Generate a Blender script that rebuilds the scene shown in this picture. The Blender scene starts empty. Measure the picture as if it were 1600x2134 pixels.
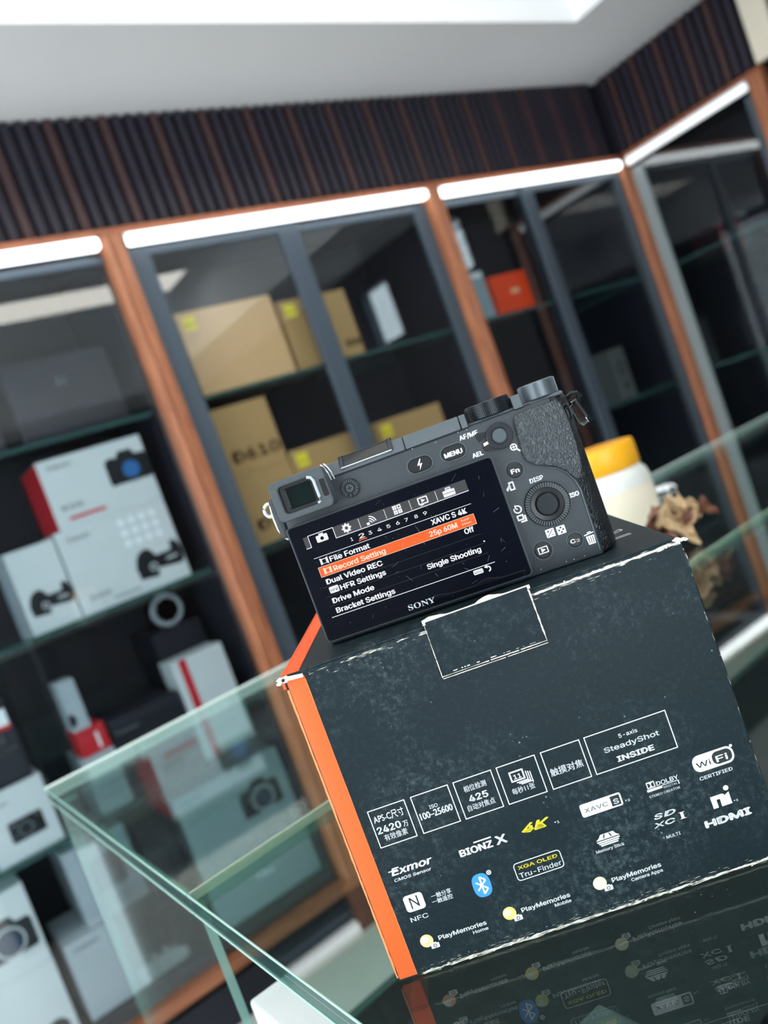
import bpy, bmesh, math, random
from mathutils import Vector, Matrix
random.seed(7)
PI = math.pi
S = bpy.context.scene
COL = S.collection

# ------------------------------------------------------------------ camera
cam_d = bpy.data.cameras.new('view_camera')
cam_d.sensor_fit = 'VERTICAL'; cam_d.sensor_height = 36.0; cam_d.sensor_width = 27.0
cam_d.lens = 1737.0 * 36.0 / 2134.0
cam_d.clip_start = 0.01; cam_d.clip_end = 60
cam_o = bpy.data.objects.new('view_camera', cam_d); COL.objects.link(cam_o)
c_r = Vector((0.77629148, -0.52779026, -0.34468677))
c_u = Vector((0.32091952, -0.13974289, 0.9367404))
c_f = Vector((0.54256999, 0.83780031, -0.06089698))
cm = Matrix((c_r, c_u, -c_f)).transposed().to_4x4()
cm.translation = Vector((0, 0, 1.137))
cam_o.matrix_world = cm
cam_d.dof.use_dof = True; cam_d.dof.focus_distance = 0.322
cam_d.dof.aperture_fstop = cam_d.lens / 3.3
S.camera = cam_o

# ------------------------------------------------------------------ sky, light, exposure
wd = bpy.data.worlds.new('overcast_sky'); S.world = wd; wd.use_nodes = True
wd.node_tree.nodes['Background'].inputs[0].default_value = (0.86, 0.95, 1.0, 1)
wd.node_tree.nodes['Background'].inputs[1].default_value = 5.6
S.view_settings.view_transform = 'Standard'
try: S.view_settings.look = 'None'
except Exception: pass
S.view_settings.exposure = 0.0; S.view_settings.gamma = 1.0
S.view_settings.use_curve_mapping = False
cy = S.cycles
cy.transparent_max_bounces = 26; cy.max_bounces = 8; cy.diffuse_bounces = 4; cy.glossy_bounces = 5
cy.sample_clamp_indirect = 6.0

# ------------------------------------------------------------------ materials
MATS = {}
def srgb(r, g, b):
    f = lambda c: (c/255/12.92) if c/255 <= 0.04045 else ((c/255+0.055)/1.055)**2.4
    return (f(r), f(g), f(b), 1)
def new_mat(name):
    m = bpy.data.materials.new(name); m.use_nodes = True
    MATS[name] = m
    return m, m.node_tree, m.node_tree.nodes['Principled BSDF']
def mat(name, col, rough=0.5, metal=0.0, noise=0.0, nscale=60, bump=0.0, bscale=400, emit=None, es=1.0, coat=0.0, spec=0.5):
    m, nt, b = new_mat(name)
    N, L = nt.nodes, nt.links
    b.inputs['Base Color'].default_value = col
    b.inputs['Roughness'].default_value = rough; b.inputs['Metallic'].default_value = metal
    b.inputs['Specular IOR Level'].default_value = spec
    b.inputs['Coat Weight'].default_value = coat
    tc = N.new('ShaderNodeTexCoord')
    if noise:
        n = N.new('ShaderNodeTexNoise'); n.inputs['Scale'].default_value = nscale; n.inputs['Detail'].default_value = 6
        L.new(tc.outputs['Object'], n.inputs['Vector'])
        hsv = N.new('ShaderNodeHueSaturation'); hsv.inputs['Color'].default_value = col
        mr = N.new('ShaderNodeMapRange'); mr.inputs[3].default_value = 1-noise; mr.inputs[4].default_value = 1+noise
        L.new(n.outputs['Fac'], mr.inputs[0]); L.new(mr.outputs[0], hsv.inputs['Value'])
        L.new(hsv.outputs[0], b.inputs['Base Color'])
    if bump:
        n2 = N.new('ShaderNodeTexNoise'); n2.inputs['Scale'].default_value = bscale; n2.inputs['Detail'].default_value = 4
        L.new(tc.outputs['Object'], n2.inputs['Vector'])
        bp = N.new('ShaderNodeBump'); bp.inputs['Strength'].default_value = bump; bp.inputs['Distance'].default_value = 0.0004
        L.new(n2.outputs['Fac'], bp.inputs['Height']); L.new(bp.outputs[0], b.inputs['Normal'])
    if emit is not None:
        b.inputs['Emission Color'].default_value = emit; b.inputs['Emission Strength'].default_value = es
    return m
def wood(name, c1, c2, scale, stretch, rough=0.4):
    m, nt, b = new_mat(name); N, L = nt.nodes, nt.links
    tc = N.new('ShaderNodeTexCoord'); mp = N.new('ShaderNodeMapping'); mp.inputs['Scale'].default_value = stretch
    n = N.new('ShaderNodeTexNoise'); n.inputs['Scale'].default_value = scale; n.inputs['Detail'].default_value = 8; n.inputs['Distortion'].default_value = 1.2
    cr = N.new('ShaderNodeValToRGB'); cr.color_ramp.elements[0].color = c1; cr.color_ramp.elements[1].color = c2
    cr.color_ramp.elements[0].position = 0.3; cr.color_ramp.elements[1].position = 0.72
    L.new(tc.outputs['Object'], mp.inputs[0]); L.new(mp.outputs[0], n.inputs['Vector']); L.new(n.outputs['Fac'], cr.inputs[0]); L.new(cr.outputs[0], b.inputs['Base Color'])
    b.inputs['Roughness'].default_value = rough
    return m
def glass(name, tint, f0=0.045, rough=0.0, gtint=(1, 1, 1, 1), dust=0.0):
    m = bpy.data.materials.new(name); m.use_nodes = True; MATS[name] = m
    nt = m.node_tree; N, L = nt.nodes, nt.links
    N.remove(N['Principled BSDF']); out = N['Material Output']
    ge = N.new('ShaderNodeNewGeometry'); dt = N.new('ShaderNodeVectorMath'); dt.operation = 'DOT_PRODUCT'
    L.new(ge.outputs['Incoming'], dt.inputs[0]); L.new(ge.outputs['Normal'], dt.inputs[1])
    ab = N.new('ShaderNodeMath'); ab.operation = 'ABSOLUTE'; L.new(dt.outputs['Value'], ab.inputs[0])
    om = N.new('ShaderNodeMath'); om.operation = 'SUBTRACT'; om.inputs[0].default_value = 1.0; L.new(ab.outputs[0], om.inputs[1])
    pw = N.new('ShaderNodeMath'); pw.operation = 'POWER'; pw.inputs[1].default_value = 5.6; L.new(om.outputs[0], pw.inputs[0])
    ma = N.new('ShaderNodeMath'); ma.operation = 'MULTIPLY_ADD'; ma.inputs[1].default_value = 1-f0; ma.inputs[2].default_value = f0; L.new(pw.outputs[0], ma.inputs[0])
    tr = N.new('ShaderNodeBsdfTransparent'); tr.inputs[0].default_value = tint
    gl = N.new('ShaderNodeBsdfGlossy'); gl.inputs['Roughness'].default_value = rough; gl.inputs[0].default_value = gtint
    mx = N.new('ShaderNodeMixShader'); L.new(ma.outputs[0], mx.inputs[0]); L.new(tr.outputs[0], mx.inputs[1]); L.new(gl.outputs[0], mx.inputs[2])
    last = mx
    if dust:
        tc = N.new('ShaderNodeTexCoord'); n = N.new('ShaderNodeTexNoise'); n.inputs['Scale'].default_value = 9; n.inputs['Detail'].default_value = 8
        v = N.new('ShaderNodeTexVoronoi'); v.inputs['Scale'].default_value = 260
        L.new(tc.outputs['Object'], n.inputs[0]); L.new(tc.outputs['Object'], v.inputs[0])
        r1 = N.new('ShaderNodeMapRange'); r1.inputs[1].default_value = 0.5; r1.inputs[2].default_value = 0.8; r1.inputs[3].default_value = 0; r1.inputs[4].default_value = dust; L.new(n.outputs['Fac'], r1.inputs[0])
        r2 = N.new('ShaderNodeMapRange'); r2.inputs[1].default_value = 0.10; r2.inputs[2].default_value = 0.05; r2.inputs[3].default_value = 0; r2.inputs[4].default_value = 0.7; L.new(v.outputs['Distance'], r2.inputs[0])
        n3 = N.new('ShaderNodeTexNoise'); n3.inputs['Scale'].default_value = 40; L.new(tc.outputs['Object'], n3.inputs[0])
        r3 = N.new('ShaderNodeMapRange'); r3.inputs[1].default_value = 0.6; r3.inputs[2].default_value = 0.68; L.new(n3.outputs['Fac'], r3.inputs[0])
        mu = N.new('ShaderNodeMath'); mu.operation = 'MULTIPLY'; L.new(r2.outputs[0], mu.inputs[0]); L.new(r3.outputs[0], mu.inputs[1])
        ad = N.new('ShaderNodeMath'); ad.operation = 'ADD'; L.new(r1.outputs[0], ad.inputs[0]); L.new(mu.outputs[0], ad.inputs[1])
        df = N.new('ShaderNodeBsdfDiffuse'); df.inputs[0].default_value = (0.6, 0.65, 0.66, 1)
        m2 = N.new('ShaderNodeMixShader'); L.new(ad.outputs[0], m2.inputs[0]); L.new(mx.outputs[0], m2.inputs[1]); L.new(df.outputs[0], m2.inputs[2]); last = m2
    L.new(last.outputs[0], out.inputs[0])
    return m
def glass_edge(name, col, tcol, fac):
    m, nt, b = new_mat(name); N, L = nt.nodes, nt.links
    b.inputs['Base Color'].default_value = col; b.inputs['Roughness'].default_value = 0.12
    tr = N.new('ShaderNodeBsdfTransparent'); tr.inputs[0].default_value = tcol
    mx = N.new('ShaderNodeMixShader'); mx.inputs[0].default_value = fac
    L.new(b.outputs[0], mx.inputs[1]); L.new(tr.outputs[0], mx.inputs[2]); L.new(mx.outputs[0], N['Material Output'].inputs[0])
    return m
def carton_black(name):
    # black coated board with rubbed scuffs, fine scratches and pale dust specks
    m, nt, b = new_mat(name); N, L = nt.nodes, nt.links
    tc = N.new('ShaderNodeTexCoord')
    def noise(scale, detail=8, stretch=None, rot=None, rough=0.6):
        mp = N.new('ShaderNodeMapping')
        if stretch: mp.inputs['Scale'].default_value = stretch
        if rot: mp.inputs['Rotation'].default_value = rot
        L.new(tc.outputs['Object'], mp.inputs[0])
        n = N.new('ShaderNodeTexNoise'); n.inputs['Scale'].default_value = scale; n.inputs['Detail'].default_value = detail; n.inputs['Roughness'].default_value = rough
        L.new(mp.outputs[0], n.inputs['Vector']); return n.outputs['Fac']
    def rng(src, a, bb, lo, hi):
        r = N.new('ShaderNodeMapRange'); r.inputs[1].default_value = a; r.inputs[2].default_value = bb; r.inputs[3].default_value = lo; r.inputs[4].default_value = hi
        L.new(src, r.inputs[0]); return r.outputs[0]
    def op(o, a, c):
        q = N.new('ShaderNodeMath'); q.operation = o; q.use_clamp = True
        for i, s in enumerate((a, c)):
            if isinstance(s, (int, float)): q.inputs[i].default_value = s
            else: L.new(s, q.inputs[i])
        return q.outputs[0]
    patch = rng(noise(18, 4), 0.44, 0.74, 0.0, 1.0)
    scuff = op('MULTIPLY', patch, rng(noise(260, 9, rough=0.75), 0.47, 0.72, 0.0, 1.0))
    scr1 = rng(noise(55, 3, (1, 1, 0.035), (0, 0.5, 0)), 0.69, 0.74, 0.0, 0.55)
    scr2 = rng(noise(70, 3, (0.04, 1, 1), (0, 0.9, 0)), 0.70, 0.74, 0.0, 0.45)
    v = N.new('ShaderNodeTexVoronoi'); v.inputs['Scale'].default_value = 330; L.new(tc.outputs['Object'], v.inputs['Vector'])
    dots = op('MULTIPLY', rng(v.outputs['Distance'], 0.15, 0.08, 0, 1), rng(noise(75, 2), 0.60, 0.68, 0, 0.9))
    fine = rng(noise(520, 6, rough=0.8), 0.52, 0.78, 0.0, 0.30)
    tot = op('ADD', op('ADD', op('MULTIPLY', scuff, 0.42), op('MULTIPLY', op('ADD', scr1, scr2), op('ADD', patch, 0.25))), op('ADD', dots, op('MULTIPLY', fine, op('ADD', patch, 0.3))))
    mx = N.new('ShaderNodeMix'); mx.data_type = 'RGBA'
    b.inputs['Specular IOR Level'].default_value = 0.22
    mx.inputs[6].default_value = srgb(13, 29, 36); mx.inputs[7].default_value = srgb(120, 140, 146)
    L.new(tot, mx.inputs[0]); L.new(mx.outputs[2], b.inputs['Base Color'])
    L.new(rng(tot, 0, 1, 0.5, 0.85), b.inputs['Roughness'])
    bp = N.new('ShaderNodeBump'); bp.inputs['Strength'].default_value = 0.12; bp.inputs['Distance'].default_value = 0.0005
    L.new(noise(90, 5), bp.inputs['Height']); L.new(bp.outputs[0], b.inputs['Normal'])
    return m
def leather(name, col):
    m, nt, b = new_mat(name); N, L = nt.nodes, nt.links
    b.inputs['Base Color'].default_value = col; b.inputs['Roughness'].default_value = 0.34
    tc = N.new('ShaderNodeTexCoord'); mp = N.new('ShaderNodeMapping'); mp.inputs['Scale'].default_value = (1, 0.7, 0.62); mp.inputs['Rotation'].default_value = (0, 0.25, 0)
    n = N.new('ShaderNodeTexNoise'); n.inputs['Scale'].default_value = 300; n.inputs['Detail'].default_value = 2
    L.new(tc.outputs['Object'], mp.inputs[0]); L.new(mp.outputs[0], n.inputs['Vector'])
    mv = N.new('ShaderNodeVectorMath'); mv.operation = 'MULTIPLY_ADD'; mv.inputs[1].default_value = (0.0012,)*3
    L.new(n.outputs['Color'], mv.inputs[0]); L.new(mp.outputs[0], mv.inputs[2])
    v = N.new('ShaderNodeTexVoronoi'); v.feature = 'DISTANCE_TO_EDGE'; v.inputs['Scale'].default_value = 1000
    L.new(mv.outputs[0], v.inputs['Vector'])
    mr = N.new('ShaderNodeMapRange'); mr.inputs[1].default_value = 0.0; mr.inputs[2].default_value = 0.28; L.new(v.outputs['Distance'], mr.inputs[0])
    bp = N.new('ShaderNodeBump'); bp.inputs['Strength'].default_value = 0.55; bp.inputs['Distance'].default_value = 0.0005
    L.new(mr.outputs[0], bp.inputs['Height']); L.new(bp.outputs[0], b.inputs['Normal'])
    return m
def knurl(name, col, kx, kz, metal=0.6):
    return mat(name, col, 0.35, metal)

mat('ceiling_paint', srgb(244, 246, 249), 0.7, noise=0.02, nscale=3)
mat('wall_paint', srgb(214, 216, 214), 0.75, noise=0.03, nscale=4)
mat('wall_dark', srgb(58, 50, 52), 0.6, noise=0.1, nscale=5)
mat('cream_paint', srgb(236, 226, 206), 0.6, noise=0.04, nscale=10)
mat('floor_tile', srgb(214, 210, 204), 0.3, noise=0.08, nscale=6)
mat('slat_dark', srgb(29, 24, 40), 0.5, noise=0.2, nscale=30)
mat('slat_red', srgb(62, 38, 40), 0.5, noise=0.2, nscale=30)
mat('bulkhead_dark', srgb(20, 18, 30), 0.6)
wood('post_wood', srgb(128, 74, 48), srgb(196, 128, 92), 9, (14, 14, 0.7), 0.35)
wood('rail_wood', srgb(122, 68, 44), srgb(176, 108, 76), 9, (0.8, 12, 12), 0.35)
mat('cabinet_black', srgb(4, 6, 26), 0.7, noise=0.2, nscale=8)
mat('strip_mount', srgb(220, 222, 224), 0.5)
mat('strip_glow', (0.9, 0.9, 0.9, 1), 0.4, emit=(0.95, 0.99, 1.0, 1), es=3.6)
mat('panel_glow', (0.9, 0.9, 0.9, 1), 0.4, emit=(1.0, 0.95, 0.86, 1), es=5.5)
mat('strip_glow_soft', (0.9, 0.9, 0.9, 1), 0.4, emit=(0.90, 0.96, 1.0, 1), es=0.75)
mat('aluminium_light', srgb(150, 160, 162), 0.4, 0.2)
mat('aluminium_stile', srgb(78, 90, 102), 0.42, 0.3, noise=0.08, nscale=8)
glass('door_glass', (0.92, 0.96, 0.97, 1), 0.055)
glass('counter_glass', (0.88, 0.955, 0.94, 1), 0.045, dust=0.012)
m_ = bpy.data.materials.new('under_glass'); m_.use_nodes = True; MATS['under_glass'] = m_
m_.node_tree.nodes.remove(m_.node_tree.nodes['Principled BSDF']); n_ = m_.node_tree.nodes.new('ShaderNodeBsdfTransparent'); n_.inputs[0].default_value = (0.93, 0.98, 0.97, 1)
m_.node_tree.links.new(n_.outputs[0], m_.node_tree.nodes['Material Output'].inputs[0])
glass('side_glass', (0.93, 0.975, 0.965, 1), 0.05)
glass('shelf_glass', (0.75, 0.88, 0.86, 1), 0.06)
glass_edge('counter_edge', srgb(150, 196, 186), (0.40, 0.66, 0.60, 1), 0.55)
glass_edge('left_edge', srgb(40, 78, 76), (0.3, 0.52, 0.48, 1), 0.3)
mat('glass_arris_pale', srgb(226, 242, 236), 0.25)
mat('glass_arris', srgb(170, 208, 198), 0.25)
glass_edge('rear_edge', srgb(226, 244, 238), (0.6, 0.8, 0.75, 1), 0.2)
glass_edge('seam_edge', srgb(110, 150, 140), (0.75, 0.88, 0.84, 1), 0.85)
mat('joint_seal', srgb(176, 190, 170), 0.4)
glass_edge('shelf_edge', srgb(70, 104, 104), (0.35, 0.6, 0.54, 1), 0.4)
mat('laminate_dark', srgb(10, 16, 20), 0.4, noise=0.15, nscale=7)
carton_black('carton_black')
mat('carton_orange', srgb(255, 92, 30), 0.42, noise=0.04, nscale=60, bump=0.1, bscale=90)
mat('orange_light', srgb(255, 140, 84), 0.6)
mat('torn_paper', srgb(232, 226, 214), 0.9, noise=0.18, nscale=500)
mat('print_white', srgb(236, 240, 246), 0.6)
mat('print_yellow', srgb(252, 236, 60), 0.6)
mat('print_blue', srgb(52, 140, 214), 0.5, noise=0.12, nscale=90)
mat('print_dark', srgb(22, 30, 34), 0.6)
mat('print_peach', srgb(250, 196, 150), 0.5, noise=0.12, nscale=140)
mat('print_lemon', srgb(246, 236, 120), 0.5, noise=0.1, nscale=140)
mat('print_lime', srgb(242, 246, 190), 0.5, noise=0.1, nscale=140)
mat('print_grey', srgb(120, 126, 130), 0.6)
mat('print_greytext', srgb(92, 100, 108), 0.6)
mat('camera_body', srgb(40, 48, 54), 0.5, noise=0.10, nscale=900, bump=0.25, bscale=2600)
mat('camera_top_lit', srgb(72, 82, 89), 0.45, noise=0.08, nscale=900, bump=0.2, bscale=2600)  # lighter copy of the body paint, light from above put into its colour
mat('camera_black', srgb(12, 15, 20), 0.34)
mat('camera_rubber', srgb(62, 70, 75), 0.62, noise=0.22, nscale=700, bump=0.4, bscale=2200)
mat('rim_highlight', srgb(170, 180, 188), 0.5)
mat('eye_glass', srgb(10, 26, 26), 0.08, coat=1.0)
mat('button_black', srgb(14, 17, 22), 0.35, bump=0.1, bscale=3000)
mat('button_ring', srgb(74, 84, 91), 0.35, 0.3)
mat('dial_metal', srgb(120, 128, 134), 0.36, 0.7)
mat('dial_black', srgb(34, 38, 44), 0.34, 0.4)
mat('wheel_hub', srgb(40, 46, 50), 0.3, 0.6)
mat('chrome', srgb(150, 152, 156), 0.2, 1.0)
mat('lug_silver', srgb(214, 218, 222), 0.3, 0.5)
leather('camera_leather', srgb(50, 57, 62))
leather('grip_leather', srgb(24, 29, 34))
mat('screen_glass', srgb(9, 13, 22), 0.07, noise=0.0, coat=0.3)
mat('screen_frame', srgb(14, 17, 21), 0.3)
mat('screen_metal', srgb(66, 73, 80), 0.3, 0.5)
mat('ink_grey', srgb(190, 196, 200), 0.6)
mat('ink_white', srgb(238, 240, 246), 0.6)
mat('lcd_white', (0.02, 0.02, 0.02, 1), 0.2, emit=(0.93, 0.96, 1.0, 1), es=0.95)
mat('lcd_grey', (0.02, 0.02, 0.02, 1), 0.2, emit=srgb(62, 66, 70), es=0.9)
mat('lcd_line', (0.02, 0.02, 0.02, 1), 0.2, emit=srgb(70, 76, 88), es=0.35)
mat('lcd_orange', (0.1, 0.02, 0.01, 1), 0.2, emit=srgb(255, 98, 36), es=0.95)
mat('lcd_peach', (0.1, 0.05, 0.03, 1), 0.2, emit=srgb(255, 226, 208), es=0.95)
mat('lcd_dark', (0.005, 0.006, 0.012, 1), 0.1)
mat('lcd_scratch', srgb(120, 136, 148), 0.5)
mat('jar_lid', srgb(250, 178, 28), 0.35)
m_, nt_, b_ = new_mat('jar_plastic')
b_.inputs['Base Color'].default_value = srgb(238, 238, 234); b_.inputs['Roughness'].default_value = 0.35
b_.inputs['Transmission Weight'].default_value = 0.15; b_.inputs['Subsurface Weight'].default_value = 0.2
mat('jar_label', srgb(240, 230, 208), 0.6)
mat('leaf_brown', srgb(120, 76, 58), 0.7, noise=0.55, nscale=45)
mat('leaf_cream', srgb(206, 176, 138), 0.7, noise=0.35, nscale=60)
mat('white_card', srgb(226, 228, 232), 0.5)
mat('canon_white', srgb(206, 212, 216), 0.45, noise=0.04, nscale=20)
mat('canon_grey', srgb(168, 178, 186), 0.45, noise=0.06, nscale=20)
mat('canon_red', srgb(196, 30, 44), 0.45)
mat('box_black', srgb(7, 9, 28), 0.55)
mat('nikon_gold', srgb(188, 148, 98), 0.5, noise=0.05, nscale=20)
mat('nikon_gold_pale', srgb(226, 180, 132), 0.5, noise=0.05, nscale=20)
mat('nikon_yellow', srgb(255, 232, 60), 0.5)
mat('gold_print', srgb(92, 64, 32), 0.5)
mat('orange_box', srgb(248, 74, 24), 0.45)
mat('clear_box', srgb(150, 170, 180), 0.2)
mat('gold_foil', srgb(196, 150, 80), 0.3, 0.6)
mat('grey_card', srgb(96, 98, 100), 0.45)
mat('photo_black', srgb(12, 20, 26), 0.35)
mat('photo_lens', srgb(42, 60, 84), 0.15)
mat('photo_blue', srgb(60, 110, 170), 0.15)
mat('photo_silver', srgb(178, 184, 190), 0.4)

# ------------------------------------------------------------------ mesh helpers
class G:
    def __init__(s): s.v = []; s.f = []; s.m = []
    def add(s, vs, fs, mi=0):
        o = len(s.v); s.v += [tuple(p) for p in vs]; s.f += [[i+o for i in f] for f in fs]; s.m += [mi]*len(fs); return s
    def box(s, x0, x1, y0, y1, z0, z1, mi=0):
        v = [(x0,y0,z0),(x1,y0,z0),(x1,y1,z0),(x0,y1,z0),(x0,y0,z1),(x1,y0,z1),(x1,y1,z1),(x0,y1,z1)]
        return s.add(v, [(0,3,2,1),(4,5,6,7),(0,1,5,4),(1,2,6,5),(2,3,7,6),(3,0,4,7)], mi)
    def prism(s, poly, d0, d1, ax='y', mi=0, side=None):
        # poly: counter-clockwise seen from -ax for y ; points are the two other coordinates
        n = len(poly)
        P = {'y': lambda a, b, d: (a, d, b), 'z': lambda a, b, d: (a, b, d), 'x': lambda a, b, d: (d, a, b)}[ax]
        v = [P(a, b, d0) for a, b in poly] + [P(a, b, d1) for a, b in poly]
        o = len(s.v); s.v += v
        fs = [list(range(n)), list(range(2*n-1, n-1, -1))]
        if ax != 'y': fs = [f[::-1] for f in fs]
        sd = [[i, (i+1) % n, n+(i+1) % n, n+i] for i in range(n)]
        if ax == 'y': sd = [f[::-1] for f in sd]
        for f in fs: s.f.append([i+o for i in f]); s.m.append(mi)
        for f in sd: s.f.append([i+o for i in f]); s.m.append(mi if side is None else side)
        return s
    def ring(s, outer, inner, d0, d1, mi=0):
        # frame between two outlines with equal point counts, extruded along y
        n = len(outer)
        v = [(a, d0, b) for a, b in outer] + [(a, d0, b) for a, b in inner] + [(a, d1, b) for a, b in outer] + [(a, d1, b) for a, b in inner]
        fs = []
        for i in range(n):
            j = (i+1) % n
            fs += [(i, j, n+j, n+i), (2*n+j, 2*n+i, 3*n+i, 3*n+j), (j, i, 2*n+i, 2*n+j), (n+i, n+j, 3*n+j, 3*n+i)]
        return s.add(v, fs, mi)
    def lathe(s, prof, c=(0,0,0), ax='z', n=32, mi=0):
        # prof: list of (radius, along); closed at both ends if radius 0
        k = len(prof); v = []
        for r, a in prof:
            for i in range(n):
                t = 2*PI*i/n; p, q = r*math.cos(t), r*math.sin(t)
                v.append({'z': (c[0]+p, c[1]+q, c[2]+a), 'y': (c[0]+p, c[1]+a, c[2]+q), 'x': (c[0]+a, c[1]+p, c[2]+q)}[ax])
        fs = []
        for j in range(k-1):
            for i in range(n):
                i2 = (i+1) % n; fs.append((j*n+i, j*n+i2, (j+1)*n+i2, (j+1)*n+i))
        fs.append(tuple(range(n))[::-1]); fs.append(tuple((k-1)*n+i for i in range(n)))
        return s.add(v, fs, mi)
    def cyl(s, c, r, l, ax='z', n=32, mi=0, r2=None):
        return s.lathe([(r, 0), (r if r2 is None else r2, l)], c, ax, n, mi)
    def tube(s, pts, r, n=8, mi=0, closed=False):
        pts = [Vector(p) for p in pts]; k = len(pts); v = []
        for i, p in enumerate(pts):
            a = pts[(i-1) % k] if (closed or i > 0) else p; b = pts[(i+1) % k] if (closed or i < k-1) else p
            t = (b-a).normalized(); up = Vector((0.13, 0.2, 1)) if abs(t.z) < 0.9 else Vector((1, 0.1, 0))
            x = t.cross(up).normalized(); y = t.cross(x)
            for j in range(n):
                g = 2*PI*j/n; v.append(p + x*(r*math.cos(g)) + y*(r*math.sin(g)))
        fs = []
        for i in range(k if closed else k-1):
            for j in range(n):
                fs.append((i*n+j, i*n+(j+1) % n, ((i+1) % k)*n+(j+1) % n, ((i+1) % k)*n+j))
        if not closed: fs += [tuple(range(n))[::-1], tuple((k-1)*n+j for j in range(n))]
        return s.add(v, fs, mi)
    def mesh(s, name, mats, bevel=0, seg=2, smooth=True, ang=20):
        me = bpy.data.meshes.new(name); me.from_pydata(s.v, [], s.f)
        for m in (mats if isinstance(mats, (list, tuple)) else [mats]): me.materials.append(MATS[m])
        me.polygons.foreach_set('material_index', s.m)
        bm = bmesh.new(); bm.from_mesh(me)
        bmesh.ops.recalc_face_normals(bm, faces=bm.faces)
        if bevel:
            es = [e for e in bm.edges if len(e.link_faces) == 2 and e.calc_face_angle(0) > math.radians(30)]
            bmesh.ops.bevel(bm, geom=es, offset=bevel, segments=seg, profile=0.5, affect='EDGES', clamp_overlap=True)
        bm.to_mesh(me); bm.free()
        if smooth:
            me.polygons.foreach_set('use_smooth', [True]*len(me.polygons)); me.set_sharp_from_angle(angle=math.radians(ang))
        me.update(); return me
    def build(s, name, mats, parent=None, loc=None, rotz=0, **kw):
        return link(name, s.mesh(name, mats, **kw), parent, loc, rotz)
def link(name, me, parent=None, loc=None, rotz=0):
    o = bpy.data.objects.new(name, me); COL.objects.link(o)
    if parent is not None: o.parent = parent
    if loc: o.location = loc
    if rotz: o.rotation_euler = (0, 0, rotz)
    return o
def tag(o, label, cat, group=None):
    o['label'] = label; o['category'] = cat
    if group: o['group'] = group
    return o
def thing(name, label, cat, loc=(0,0,0), rotz=0, group=None):
    o = bpy.data.objects.new(name, None); COL.objects.link(o); o.empty_display_size = 0.02
    o.location = loc; o.rotation_euler = (0, 0, rotz)
    return tag(o, label, cat, group)
def struct(o): o['kind'] = 'structure'; return o
def rrect(x0, x1, z0, z1, r, k=5):
    p = []
    for cx, cz, a in ((x0+r, z0+r, PI), (x1-r, z0+r, 1.5*PI), (x1-r, z1-r, 0), (x0+r, z1-r, 0.5*PI)):
        for i in range(k+1):
            t = a + 0.5*PI*i/k; p.append((cx+r*math.cos(t), cz+r*math.sin(t)))
    return p
def circ(cx, cz, r, n=32, sx=1): return [(cx+sx*r*math.cos(2*PI*i/n), cz+r*math.sin(2*PI*i/n)) for i in range(n)]
try:
    UI_FONT = bpy.data.fonts.load(bpy.utils.system_resource('DATAFILES', path='fonts') + '/Inter.woff2')
except Exception:
    UI_FONT = None
_fc = {}
def glyphs(s, offset=0.0, shear=0.0):
    key = (s, offset, shear)
    if key in _fc: return _fc[key]
    c = bpy.data.curves.new('lettering', 'FONT'); c.body = s; c.font = (UI_FONT if all(ord(ch) < 128 for ch in s) else None) or c.font; c.shear = shear; c.resolution_u = 3
    o = bpy.data.objects.new('lettering', c); COL.objects.link(o)
    bpy.context.view_layer.update()
    me = bpy.data.meshes.new_from_object(o.evaluated_get(bpy.context.evaluated_depsgraph_get()))
    vs = [(v.co.x, v.co.y) for v in me.vertices]; fs = [list(p.vertices) for p in me.polygons]
    bpy.data.objects.remove(o); bpy.data.curves.remove(c); bpy.data.meshes.remove(me)
    _fc[key] = (vs, fs); return vs, fs
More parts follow.
